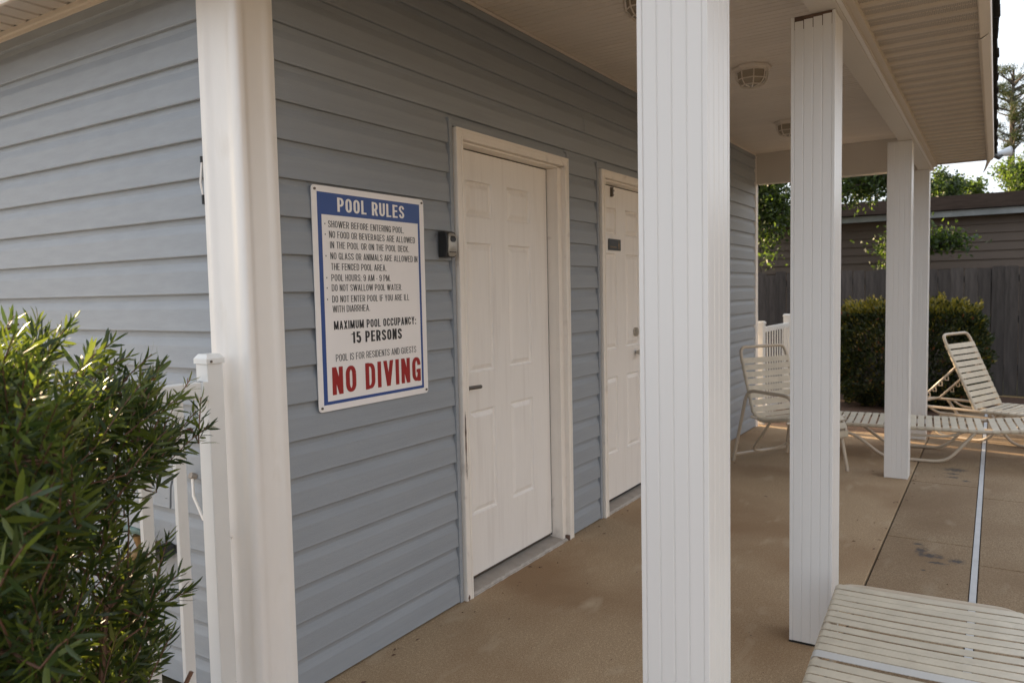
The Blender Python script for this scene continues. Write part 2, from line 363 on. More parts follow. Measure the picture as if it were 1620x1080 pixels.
# corner posts
cpp = [(0.0, 0.168), (-0.0225, 0.168), (-0.0228, 0.152), (-0.0255, 0.150), (-0.0268, 0.144), (-0.0262, 0.126), (-0.0225, 0.119), (-0.0205, 0.10), (-0.0205, 0.045), (-0.0222, 0.022), (-0.0262, 0.014), (-0.0268, -0.008), (-0.0255, -0.017), (-0.0215, -0.0235), (-0.015, -0.0262), (-0.006, -0.0268), (0.002, -0.0262), (0.008, -0.0225), (0.022, -0.0210), (0.070, -0.0205), (0.082, -0.0225), (0.088, -0.0262), (0.104, -0.0266), (0.110, -0.0255), (0.1115, -0.0228), (0.1228, -0.0225), (0.1228, 0.0), (0.0, 0.0)]
cpp = [(q[0], q[1]) for q in cpp]
cpo = MB().prism(cpp, 'z', 0.0, 2.488).build('corner_post', M_trim, house, smooth=True)
cpo = MB().prism([q for q in cpp if q[0] > -0.0156 and q[1] < 0.001], 'z', 2.4885, HC-0.004).build('corner_post', M_trim, house, smooth=True)
cp = MB(); cp.box(XE-0.045, XE+0.02, -0.0235, 0.0, 0.0, HC-0.02); cp.box(XE, XE+0.02, 0.001, 0.1, 0.0, 2.5)
cp.box(XE-0.008, XE+0.023, -0.0265, -0.0235, 0.0, 2.4)
cp.build('corner_post', M_trim, house, bevel=0.002)
# ---- doors
def ring_panel(name, parent, x0, x1, z0, z1, y):
    """moulded raised panel standing in an opening of the slab, front face at y (facing -y)"""
    ins = [(0, 0.0), (0.006, 0.010), (0.013, 0.012), (0.018, 0.009), (0.034, 0.0015), (0.04, 0.001)]
    vs, fs = [], []
    for d, dep in ins:
        vs += [(x0+d, y+dep, z0+d), (x1-d, y+dep, z0+d), (x1-d, y+dep, z1-d), (x0+d, y+dep, z1-d)]
    for i in range(len(ins)-1):
        for j in range(4): fs.append((i*4+j, i*4+(j+1) % 4, (i+1)*4+(j+1) % 4, (i+1)*4+j))
    l = (len(ins)-1)*4; fs.append((l, l+1, l+2, l+3))
    MB().add(vs, fs).build(name, M_door, parent)
def make_door(D, lever_left):
    xo = D[0]-D1[0]; ys = 0.055
    sx0, sx1 = 1.152+xo, 2.035+xo
    # frame = brick mould + jambs
    f = MB(); yo = -0.034
    T_ = 0.047
    f.box(D[0], D[0]+T_, yo, 0.0, 0.0, DH); f.box(D[1]-T_, D[1], yo, 0.0, 0.0, DH); f.box(D[0]+T_+0.0005, D[1]-T_-0.0005, yo, 0.0, DH-T_, DH)
    f.box(D[0]+T_-0.012, D[0]+T_, yo-0.004, yo, 0.0, DH-T_+0.012); f.box(D[1]-T_, D[1]-T_+0.012, yo-0.004, yo, 0.0, DH-T_+0.012)
    f.box(D[0]+T_+0.0005, D[1]-T_-0.0005, yo-0.004, yo, DH-T_, DH-T_+0.012)
    f.box(D[0], D[0]+0.014, yo-0.003, yo, 0.0, DH); f.box(D[1]-0.014, D[1], yo-0.003, yo, 0.0, DH)
    f.box(D[0]+0.0145, D[1]-0.0145, yo-0.003, yo, DH-0.014, DH)
    fr = f.build('door_frame', M_case, house, bevel=0.0025)
    j = MB(); j.box(D[0]+0.01, sx0-0.004, 0.001, 0.12, 0.0, 2.056); j.box(sx1+0.006, D[1]-0.01, 0.001, 0.12, 0.0, 2.056); j.box(D[0]+0.01, D[1]-0.01, 0.001, 0.12, 2.0575, DH-0.02)
    j.box(D[0]+0.044, sx0-0.004, -0.012, 0.0, 0.0, 2.056); j.box(sx1+0.006, D[1]-0.044, -0.012, 0.0, 0.0, 2.056); j.box(sx0-0.004, sx1+0.006, -0.012, 0.0, 2.0575, 2.066)
    j.build('door_jamb', M_case, house)
    boxo('door_gap', M_dark, house, sx0-0.003, sx1+0.005, ys+0.02, ys+0.05, 0.02, 2.057)
    wsx = MB(); wsx.box(sx1+0.0002, sx1+0.0058, ys+0.001, ys+0.006, 0.03, 2.056); wsx.box(sx0, sx1, ys+0.001, ys+0.006, 2.0523, 2.0568); wsx.box(sx0-0.0038, sx0-0.0002, ys+0.001, ys+0.006, 0.03, 2.056)
    wsx.build('weatherstrip', M_dark, house)
    # slab with openings
    zs0, zs1 = 0.042, 2.052
    cols = [(1.284, 1.497), (1.637, 1.855)]; rows = [(0.333, 0.832), (1.012, 1.628), (1.748, 1.917)]
    xsn = [sx0]+[v+xo for c in cols for v in c]+[sx1]; zsn = [zs0]+[v for r in rows for v in r]+[zs1]
    b = MB()
    for i in range(5):
        for k in range(7):
            if i in (1, 3) and k in (1, 3, 5): continue
            b.add([(xsn[i], ys, zsn[k]), (xsn[i+1], ys, zsn[k]), (xsn[i+1], ys, zsn[k+1]), (xsn[i], ys, zsn[k+1])], [(0, 1, 2, 3)])
    x0, x1 = sx0, sx1; y1 = ys+0.044
    b.add([(x0, ys, zs0), (x1, ys, zs0), (x1, y1, zs0), (x0, y1, zs0), (x0, ys, zs1), (x1, ys, zs1), (x1, y1, zs1), (x0, y1, zs1)], [(0, 3, 2, 1), (4, 5, 6, 7), (1, 2, 6, 5), (3, 0, 4, 7), (2, 3, 7, 6)])
    dr_ = b.build('door', M_door, house)
    for c in cols:
        for r in rows: ring_panel('door_panel', dr_, c[0]+xo, c[1]+xo, r[0], r[1], ys)
    # sloped concrete sill
    sl_ = MB(); sl_.prism([(-0.03, 0.0), (-0.03, 0.006), (0.0, 0.014), (0.12, 0.024), (0.12, 0.0)], 'x', D[0]+0.048, D[1]-0.048)
    sl_.build('door_sill', M_sill, house)
    lip = MB(); rr2 = random.Random(int(D[0]*100)); nL = 46; xx0, xx1 = D[0]+0.05, D[1]-0.05; vs = []
    for q in range(nL+1): xq = xx0+(xx1-xx0)*q/nL; vs += [(xq, -0.030-rr2.uniform(0.0, 0.005), 0.001), (xq, -0.026, 0.0085), (xq, -0.017+rr2.uniform(-.004, .006), 0.0115)]
    lip.add(vs, [f_ for q in range(nL) for f_ in ((3*q, 3*q+3, 3*q+4, 3*q+1), (3*q+1, 3*q+4, 3*q+5, 3*q+2))]).build('sill_edge', M_sedge, house)
    boxo('door_sweep', M_black if not lever_left else M_bronze, dr_, sx0+0.004, sx1-0.004, ys+0.006, ys+0.03, 0.026, 0.043)
    if lever_left:
        h = MB(); h.tube([(1.205, ys, 0.955), (1.205, ys-0.05, 0.955)], 0.011, 10); h.tube(rnd_path([(1.198, ys-0.05, 0.956), (1.30, ys-0.05, 0.953)], 0.01), 0.009, 8)
        h.tube([(1.205, ys, 0.955), (1.205, ys-0.008, 0.955)], 0.028, 20)
        h.build('door_handle', M_bronze, dr_, smooth=True)
    else:
        kx, kz = 3.231-0.0, 0.965
        h = MB(); h.tube([(kx, ys, kz), (kx, ys-0.008, kz)], 0.032, 20)
        h.tube([(kx, ys-0.008, kz), (kx, ys-0.03, kz), (kx, ys-0.035, kz), (kx, ys-0.045, kz), (kx, ys-0.058, kz), (kx, ys-0.066, kz)], 0.012, 16)
        h2 = MB()
        prof = [(0.0, 0.012), (0.02, 0.013), (0.03, 0.024), (0.042, 0.028), (0.054, 0.024), (0.06, 0.010)]
        vs, fs = [], []
        for d, r in prof: vs += [(kx+r*math.cos(a*math.pi/8), ys-0.006-d, kz+r*math.sin(a*math.pi/8)) for a in range(16)]
        for i in range(len(prof)-1): fs += [(i*16+a, i*16+(a+1) % 16, (i+1)*16+(a+1) % 16, (i+1)*16+a) for a in range(16)]
        fs.append(tuple((len(prof)-1)*16+a for a in range(16)))
        h2.add(vs, fs).build('door_knob', M_silver, dr_, smooth=True)
        h3 = MB(); h3.tube([(kx, ys, kz+0.14), (kx, ys-0.014, kz+0.14)], 0.031, 20); h3.tube([(kx, ys-0.014, kz+0.14), (kx, ys-0.018, kz+0.14)], 0.02, 16)
        h3.build('deadbolt', M_silver, dr_, smooth=True)
        c = MB(); c.box(2.855, 2.868, ys-0.018, ys, 1.985, 2.045); c.box(2.868, 2.905, ys-0.008, ys, 2.022, 2.032); c.box(2.868, 2.898, ys-0.008, ys, 1.996, 2.004)
        c.build('door_bracket', M_bronze, dr_)
    return dr_
make_door(D1, True); make_door(D2, False)
# bare wood where the paint has split on the first frame, and rotten feet
b = MB()
def sliver(x, z0, z1, wmax, seed, y):
    r = random.Random(seed); n = 12; L_, R2 = [], []
    for i in range(n+1):
        t = i/n; z = z0+(z1-z0)*t; wd = wmax*math.sin(math.pi*t)*r.uniform(0.6, 1.1)
        L_.append((x-wd*0.5, y, z)); R2.append((x+wd*0.5, y, z))
    return L_+R2[::-1]
for (x, z0, z1, wd, s_) in ((D1[0]+0.012, 0.63, 0.87, 0.012, 3), (D1[0]+0.014, 0.55, 0.66, 0.006, 5), (D1[0]+0.01, 0.0, 0.03, 0.016, 6)):
    vs = sliver(x, z0, z1, wd, s_, -0.0392); b.add(vs, [tuple(range(len(vs)))])
b.box(D1[1]-0.062, D1[1]-0.05, -0.036, -0.012, 0.001, 0.028)
b.build('peeled_patch', M_rot, house)
# ---- porch ceiling boards (run along y), shared mesh
def plank_mesh(name, w_, L_, m):
    b = MB(); b.prism([(0.0, 0.004), (0.005, -0.0035), (w_*0.5-0.005, -0.004), (w_*0.5, 0.002), (w_*0.5+0.005, -0.004), (w_-0.005, -0.0035), (w_, 0.004), (w_, 0.012), (0.0, 0.012)], 'y', 0, L_)
    o = b.build(name, m); me = o.data; bpy.data.objects.remove(o); return me
cb = plank_mesh('ceiling_board', 0.1016, 1.46, M_ceil)
x = -0.06
while x < 6.05:
    o = link('ceiling_board', cb, house); o.location = (x, -1.475, HC+0.004+random.uniform(-0.0008, 0.0008)); x += 0.1022
boxo('ceiling_backing', M_dark, house, -0.1, 6.1, -1.5, 0.0, HC+0.018, HC+0.03)
# beam along the columns, headers at both ends
bm1 = MB(); bm1.box(-0.06, 6.19, YC-0.012, -1.432, HB, HC+0.01); bm1.build('beam', M_beam, house, bevel=0.003)
bm1 = MB(); bm1.box(-0.06, 6.19, YC-0.030, YC-0.013, HB+0.002, HB+0.02); bm1.build('beam_trim', M_trim, house, bevel=0.002)
for xx in (6.064, -0.045): boxo('header', M_beam, house, xx, xx+0.125, -1.431, -0.0235, 2.404, HC+0.01, bevel=0.003)
# ---- columns
def column_meshes():
    b = MB(); c = CW; i = 0.0028
    b.box(i, c-i, i, c-i, 0.003, HB-0.001)
    t = 0.011
    for (ax, ay) in ((0, 0), (c-t, 0), (0, c-t), (c-t, c-t)): b.box(ax, ax+t, ay, ay+t, 0.0, HB-0.001)
    o = b.build('column', M_col, bevel=0.0015); me = o.data; bpy.data.objects.remove(o)
    p = MB(); wv = (c-2*t-0.0012)/4
    # panel lying along x at y=0 (front faces -y)
    p.prism([(0.0007, 0.004), (0.0007, 0.0022), (0.0028, 0.0008), (wv-0.0028, 0.0008), (wv-0.0007, 0.0022), (wv-0.0007, 0.004)], 'z', 0.0, 1.0)
    o = p.build('column_panel', M_col); pm = o.data; bpy.data.objects.remove(o)
    return me, pm, wv, t
cme, pme, wv, tt = column_meshes()
for ci, cx in enumerate(COLX):
    c = link('column', cme, house); c.location = (cx, YC, 0)
    bv = c.modifiers.new('bevel', 'BEVEL'); bv.width = 0.0015; bv.segments = 2; bv.limit_method = 'ANGLE'
    for face in range(4):
        for k in range(4):
            ht = HB-0.006
            if ci == 1 and face == 3: ht = HB-0.020+0.003*k
            if ci == 1: z0 = 0.008
            else: z0 = 0.002
            o = link('column_panel', pme, c)
            off = Vector((tt+0.0006+k*wv, 0, 0)); rz = face*math.pi/2
            M = Matrix.Translation((CW/2, CW/2, z0)) @ Matrix.Rotation(rz, 4, 'Z') @ Matrix.Translation((-CW/2, -CW/2, 0)) @ Matrix.Translation(off) @ Matrix.Diagonal((1, 1, ht-z0, 1))
            o.matrix_basis = M
    if ci == 1:
        boxo('column_gap', M_rot, c, 0.0018, 0.0027, 0.012, CW-0.012, HB-0.05, HB-0.002)
        boxo('column_shim', M_dark, c, -0.001, CW+0.001, -0.001, CW+0.001, -0.004, 0.0075)
# ---- eave soffit, fascia, roof
ZS = 2.42; YI, YO = -1.549, -1.952; XR = 6.02; XL = -0.27
def soffit_mesh(L_, m, name='soffit_board'):
    b = MB(); w_ = 0.150
    pr_ = [(0, 0.012), (0.004, 0.010), (0.052, 0.010), (0.056, 0.0125), (0.060, 0.010), (0.108, 0.010), (0.114, 0.001), (0.128, -0.001), (0.142, 0.001), (w_, 0.012), (w_, 0.018), (0, 0.018)]
    b.prism(pr_, 'y', 0, L_)
    for i in (1, 4): b.m[i] = 1 if m is M_perf else 0
    o = b.build(name, [M_soff, M_perf]); me = o.data; bpy.data.objects.remove(o); return me
s1, s2 = soffit_mesh(YI-YO-0.03, M_soff), soffit_mesh(YI-YO-0.03, M_perf)
x = XL+0.04; i = 0
while x < XR-0.1:
    o = link('soffit_board', s2, house); o.location = (x, YO+0.001, ZS); x += 0.150; i += 1
boxo('soffit_channel', M_soff, house, -0.06, XR, YI-0.033, YI+0.0, ZS-0.018, ZS+0.012, bevel=0.002)
boxo('soffit_channel', M_soff, house, -0.06, XR, YI-0.005, YI-0.001, ZS-0.026, ZS-0.0185)
# left (gable side) soffit: boards run along x
sL = MB(); w_ = 0.1016
sL.prism([(0, 0.006), (0.012, 0.0065), (0.018, 0.0), (0.05, -0.0005), (0.086, 0.0), (0.092, 0.0065), (w_, 0.006), (w_, 0.010), (0, 0.010)], 'x', 0, 0.238)
o = sL.build('soffit_board', M_perf); sLm = o.data; bpy.data.objects.remove(o)
y = -1.95
while y < BD+0.3:
    o = link('soffit_board', sLm, house); o.location = (-0.272, y, 2.492 if y > -0.1 else ZS); y += 0.1016
boxo('soffit_channel', M_soff, house, -0.036, -0.0235, 0.0, BD, 2.474, 2.492)
boxo('soffit_channel', M_soff, house, -0.0230, -0.0005, 0.169, BD, 2.462, 2.4905)
# fascia / gutter cover
fa = MB()
fa.prism([(YO, ZS-0.010), (YO-0.004, ZS-0.010), (YO-0.040, ZS+0.012), (YO-0.044, ZS+0.03), (YO-0.044, ZS+0.05), (YO, ZS+0.06)], 'x', XL, XR+0.012)
fa.prism([(YO+0.006, ZS-0.016), (YO-0.006, ZS-0.016), (YO-0.038, ZS+0.006), (YO-0.036, ZS+0.010), (YO-0.006, ZS-0.0115), (YO+0.006, ZS-0.0115)], 'x', 2.2, XR+0.014)
fa.box(XR, XR+0.012, YO+0.0005, -1.56, ZS+0.0, ZS+0.05)
fa.box(XL-0.012, XL-0.0005, YO-0.008, BD+0.4, ZS-0.01, ZS+0.17)
fa.build('fascia', M_soff, house, bevel=0.002)
# bent end of the fascia cover curling down past the corner
cur = MB(); n = 10; vs = []
for k in range(n+1):
    a = k/n; xx = XR+0.014+0.05*a; zz = ZS+0.04-0.12*a*a; yy = YO-0.04+0.06*a*a
    vs += [(xx, yy, zz), (xx+0.01, yy+0.06*(1-a*0.8), zz-0.012)]
cur.add(vs, [(2*k, 2*k+1, 2*k+3, 2*k+2) for k in range(n)])
o = cur.build('fascia_flap', M_soff, house, smooth=True); so_ = o.modifiers.new('s', 'SOLIDIFY'); so_.thickness = 0.004
# roof
rf = MB()
ze = ZS+0.052; e = 0.02; x0, x1, y0, y1 = XL-0.03, XR+0.20, YO-0.050, BD+0.45; rz_ = ze+1.32; ym = (y0+y1)/2; hx = 1.9
A = [(x0, y0, ze), (x1, y0, ze), (x1, y1, ze), (x0, y1, ze), (x0+hx, ym, rz_), (x1, ym, rz_)]
B = [(a[0], a[1], a[2]+0.012) for a in A]
rf.add(A+B, [(0, 1, 5, 4), (1, 2, 5), (2, 3, 4, 5), (3, 0, 4), (6, 7, 11, 10), (7, 8, 11), (8, 9, 10, 11), (9, 6, 10), (0, 6, 7, 1), (1, 7, 8, 2), (2, 8, 9, 3), (3, 9, 6, 0)])
roof = rf.build('roof', M_shing, house)
gw = MB(); gw.prism([(y0+0.55, HC+0.02), (y1-0.55, HC+0.02), (ym, rz_-0.12)], 'x', 6.16, 6.19); gw.build('gable_wall', M_side, house)
# edge shingle tabs (one each) along the porch eave
tabm = MB().box(0, 0.158, -0.018, 0.14, 0, 0.008); o = tabm.build('shingle', M_shing); tabme = o.data; bpy.data.objects.remove(o)
slope = math.atan2(1.32, ym-y0)
for lay in range(2):
    x = x0+0.01+0.08*lay
    while x < x1-0.15:
        o = link('shingle', tabme, roof); o.location = (x, y0+0.004+0.05*lay+random.uniform(-.006, .004), ze+0.014+lay*0.012); o.rotation_euler = (slope+random.uniform(-.03, .03), 0, random.uniform(-.02, .02)); x += 0.166

# ================================================================== CEILING LIGHTS
def make_light(x, y, label):
    t = thing('ceiling_light', label, 'light', (x, y, HC), 'caged lights under the porch ceiling')
    def octo(r, z, a0=math.pi/8): return [(r*math.cos(a0+k*math.pi/4), r*math.sin(a0+k*math.pi/4), z) for k in range(8)]
    def loft(rings):
        b = MB(); vs = [v for rr in rings for v in rr]; n = 8
        fs = [(i*n+k, i*n+(k+1) % n, (i+1)*n+(k+1) % n, (i+1)*n+k) for i in range(len(rings)-1) for k in range(n)]
        fs += [tuple(range(n)), tuple((len(rings)-1)*n+k for k in range(n))]; return b.add(vs, fs)
    loft([octo(0.115, -0.002), octo(0.112, -0.012), octo(0.100, -0.020), octo(0.098, -0.030)]).build('light_base', M_ceil, t, bevel=0.002)
    loft([octo(0.083, -0.030), octo(0.077, -0.075), octo(0.057, -0.100), octo(0.028, -0.109)]).build('lens', M_glass, t)
    b = MB()
    for k in range(8):
        a = math.pi/8+k*math.pi/4; c_, s_ = math.cos(a), math.sin(a)
        b.tube(rnd_path([(r*c_, r*s_, z) for r, z in ((0.094, -0.028), (0.088, -0.078), (0.064, -0.109), (0.02, -0.118))], 0.015, 3), 0.0035, 6)
    for r, z in ((0.0885, -0.076), (0.064, -0.109)):
        b.tube(octo(r, z), 0.0035, 6, closed=True)
    b.build('cage', M_ceil, t, smooth=True)
make_light(1.62, -0.70, 'caged porch light nearest the camera, partly hidden behind the front column')
make_light(3.06, -0.78, 'caged octagonal porch light just right of the front column')
make_light(4.74, -0.62, 'farthest caged porch light, partly hidden by the second column')

# ================================================================== SIGN
sign = thing('pool_rules_sign', 'white and blue POOL RULES sign with red NO DIVING lettering on blue siding', 'sign', (0.567, -0.0215, 1.378))
SX0, SX1, SZ0, SZ1 = 0.262, 0.872, 0.980, 1.778
def rrect(x0, x1, z0, z1, r, n=5):
    out = []
    for cx, cz, a0 in ((x1-r, z1-r, 0), (x0+r, z1-r, 90), (x0+r, z0+r, 180), (x1-r, z0+r, 270)):
        for k in range(n+1):
            a = R_(a0+90*k/n); out.append((cx+r*math.cos(a), cz+r*math.sin(a)))
    return out
sm_ = Matrix.Translation((-0.567, 0.0215, -1.378))
def put(o): o.parent = sign; o.matrix_basis = sm_ @ o.matrix_basis; return o
put(MB().prism([(a, b) for a, b in rrect(SX0, SX1, SZ0, SZ1, 0.014)], 'y', -0.0245, -0.0215).build('sign_plate', M_signw))
def flat(rects, y, name, m):
    b = MB()
    for (x0, x1, z0, z1) in rects: b.add([(x0, y, z0), (x1, y, z0), (x1, y, z1), (x0, y, z1)], [(0, 1, 2, 3)])
    return put(b.build(name, m))
yb = -0.0249
flat([(0.286, 0.8445, 1.678, 1.756), (0.286, 0.305, 1.003, 1.678), (0.8325, 0.8445, 1.003, 1.678), (0.305, 0.8325, 1.003, 1.0145)], yb, 'blue_border', M_signb)
def arcp(cx, cy, rx, ry, a0, a1, n=12):
    return [(cx+rx*math.cos(R_(a0+(a1-a0)*k/n)), cy+ry*math.sin(R_(a0+(a1-a0)*k/n))) for k in range(n+1)]
def glyph(ch, t):
    """condensed grotesque letter: (advance width, list of centre lines)"""
    W = {'I': t, 'M': .58, 'W': .70, 'A': .46, 'V': .44, 'L': .36, 'E': .38, 'F': .36, '1': .26, '.': t, ':': t, '-': .20, ' ': .17, 'Y': .44, 'X': .44, 'K': .44, 'T': .38}.get(ch, .42)
    l, r, b, T, c = t/2, W-t/2, t/2, 1-t/2, W/2; R = (r-l)/2; Q = R*1.85; h = .5
    if ch in ' ': return W, []
    if ch == 'I': return W, [[(l, 0), (l, 1)]]
    if ch in 'O': return W, [arcp(c, T-Q, R, Q, 0, 180)+arcp(c, b+Q, R, Q, 180, 360)+[(r, T-Q)]]
    if ch == 'C': return W, [arcp(c, T-Q, R, Q, -8, 180)+arcp(c, b+Q, R, Q, 180, 368)]
    if ch == 'G': return W, [arcp(c, T-Q, R, Q, -5, 180)+arcp(c, b+Q, R, Q, 180, 350), [(r, 0), (r, .50)], [(r+t/2, .50-t*.45), (c, .50-t*.45)]]
    if ch == 'U': return W, [[(l, 1), (l, b+Q)]+arcp(c, b+Q, R, Q, 180, 360)+[(r, 1)]]
    if ch == 'D': return W, [[(l, 0), (l, 1)], [(l, T), (c, T)]+arcp(c, T-Q, R, Q, 90, 0)+arcp(c, b+Q, R, Q, 0, -90)+[(l, b)]]
    if ch in 'PR':
        q = (T-.44)/2; o = [[(l, 0), (l, 1)], [(l, T), (c, T)]+arcp(c, T-q, R, q, 90, -90)+[(l, .44)]]
        if ch == 'R': o.append([(c+.02, .46), (r+.01, 0)])
        return W, o
    if ch == 'B':
        q = (T-.53)/2; q2 = (.53-b)/2
        return W, [[(l, 0), (l, 1)], [(l, T), (c, T)]+arcp(c, T-q, R*.93, q, 90, -90)+[(l, .53)], [(l, .53), (c, .53)]+arcp(c, b+q2, R, q2, 90, -90)+[(l, b)]]
    if ch == 'E': return W, [[(l, 0), (l, 1)], [(l, T), (W, T)], [(l, .52), (W-.03, .52)], [(l, b), (W, b)]]
    if ch == 'F': return W, [[(l, 0), (l, 1)], [(l, T), (W, T)], [(l, .51), (W-.03, .51)]]
    if ch == 'L': return W, [[(l, 0), (l, 1)], [(l, b), (W, b)]]
    if ch == 'H': return W, [[(l, 0), (l, 1)], [(r, 0), (r, 1)], [(l, .52), (r, .52)]]
    if ch == 'T': return W, [[(0, T), (W, T)], [(c, 0), (c, T)]]
    if ch == 'K': return W, [[(l, 0), (l, 1)], [(l, .36), (r-.01, 1)], [(l+.13, .52), (r+.01, 0)]]
    if ch == 'N': return W, [[(l, 0), (l, 1)], [(r, 0), (r, 1)], [(l, 1), (r, 0)]]
    if ch == 'M': return W, [[(l, 0), (l, 1)], [(r, 0), (r, 1)], [(l+.02, 1), (c, .05)], [(c, .05), (r-.02, 1)]]
    if ch == 'A': return W, [[(l*.9, 0), (c, 1)], [(c, 1), (W-l*.9, 0)], [(l+.07, .27), (r-.07, .27)]]
    if ch == 'V': return W, [[(l*.9, 1), (c, 0)], [(c, 0), (W-l*.9, 1)]]
    if ch == 'W': return W, [[(l*.8, 1), (W*.27, 0)], [(W*.27, 0), (c, 1)], [(c, 1), (W*.73, 0)], [(W*.73, 0), (W-l*.8, 1)]]
    if ch == 'X': return W, [[(l, 0), (r, 1)], [(l, 1), (r, 0)]]
    if ch == 'Y': return W, [[(l, 1), (c, .42)], [(r, 1), (c, .42)], [(c, 0), (c, .47)]]
    if ch == 'S':
        q = (T-h)/2; q2 = (h-b)/2
        return W, [arcp(c, T-q, R, q, 0, 180)+[(l+.01, T-q-.05), (c-R*.3, h+.02), (c+R*.3, h-.03), (r-.01, b+q2+.05)]+arcp(c, b+q2, R, q2, 0, -180)]
    if ch == '1': return W, [[(W-t*.55, 0), (W-t*.55, 1)], [(0, .76), (W-t*.6, .84)]]
    if ch == '5': return W, [[(r+.01, T), (l+.03, T)], [(l+.03, 1), (l+.005, .50)], [(l+.01, .53), (c, .60)]+arcp(c, .32, R, .28, 75, -90, 10)+arcp(c, .27, R, .27-b, -90, -175, 6)]
    if ch == '9': return W, [arcp(c, .69, R, .31-b, 0, 360, 16), [(r, .69), (r, .34)]+arcp(c, b+Q, R, Q, 0, -170)]
    if ch == '.': return W, [[(l, 0), (l, t*1.1)]]
    if ch == ':': return W, [[(l, 0), (l, t*1.1)], [(l, .52), (l, .52+t*1.1)]]
    if ch == '-': return W, [[(0, .38), (W, .38)]]
    return W, []
def text(s, x0, x1, zb, cap, m, t=0.13, name='lettering'):
    gap = 0.075+t*0.22; items = []; x = 0
    for ch in s:
        W, st_ = glyph(ch, t)
        for pl in st_: items.append([(x+p[0], p[1]) for p in pl])
        x += W+gap
    tot = x-gap; k = (x1-x0)/tot; vs, fs = [], []
    for si, pl in enumerate(items):
        pl = [p for i, p in enumerate(pl) if i == 0 or math.hypot(p[0]-pl[i-1][0], p[1]-pl[i-1][1]) > 1e-4]
        n = len(pl); o = len(vs); y = -0.02520-0.00006*(si % 5)
        for i, p in enumerate(pl):
            a, b = pl[max(i-1, 0)], pl[min(i+1, n-1)]; dx, dy = b[0]-a[0], b[1]-a[1]; L_ = math.hypot(dx, dy); nx, ny = -dy/L_, dx/L_
            steep = abs(dy)/L_; tt_ = t/2*(0.80+0.20*steep)
            if n == 2 and 0.3 < steep < 0.995:   # diagonals end flush with cap line and base line
                hx = tt_/steep
                vs += [(x0+(p[0]-hx)*k, y, zb+p[1]*cap), (x0+(p[0]+hx)*k, y, zb+p[1]*cap)]
            else:
                vs += [(x0+(p[0]+nx*tt_)*k, y, zb+(p[1]+ny*tt_)*cap), (x0+(p[0]-nx*tt_)*k, y, zb+(p[1]-ny*tt_)*cap)]
        fs += [(o+2*i, o+2*i+1, o+2*i+3, o+2*i+2) for i in range(n-1)]
    o = put(MB().add(vs, fs).build(name, m)); o['kind'] = 'stuff'; return o
text('POOL RULES', 0.383, 0.750, 1.692, 0.051, M_signw, 0.155)
rows_ = [('SHOWER BEFORE ENTERING POOL.', .335, .745, 1.634), ('NO FOOD OR BEVERAGES ARE ALLOWED', .338, .811, 1.597), ('IN THE POOL OR ON THE POOL DECK.', .341, .773, 1.560),
         ('NO GLASS OR ANIMALS ARE ALLOWED IN', .341, .824, 1.521), ('THE FENCED POOL AREA.', .342, .634, 1.483), ('POOL HOURS: 9 AM - 9 PM.', .342, .656, 1.4435),
         ('DO NOT SWALLOW POOL WATER.', .342, .723, 1.4075), ('DO NOT ENTER POOL IF YOU ARE ILL', .342, .765, 1.367), ('WITH DIARRHEA.', .343, .535, 1.3315)]
for s_, a, b_, z_ in rows_: text(s_, a, b_, z_, 0.0245, M_signk, 0.105)
flat([(0.3175, 0.3215, z+0.009, z+0.014) for z in (1.634, 1.597, 1.521, 1.4435, 1.4075, 1.367)], -0.0254, 'bullet', M_signk)['kind'] = 'stuff'
text('MAXIMUM POOL OCCUPANCY:', .346, .804, 1.269, 0.031, M_signk, 0.150)
text('15 PERSONS', .436, .714, 1.215, 0.042, M_signk, 0.165)
text('POOL IS FOR RESIDENTS AND GUESTS', .350, .800, 1.154, 0.026, M_signk, 0.095)
text('NO DIVING', .329, .825, 1.035, 0.100, M_signr, 0.160)
for (a, b_) in ((0.276, 1.764), (0.859, 1.764), (0.276, 0.994), (0.859, 0.994)):
    put(MB().tube([(a, -0.0245, b_), (a, -0.0285, b_)], 0.0045, 10).build('screw', M_bronze))

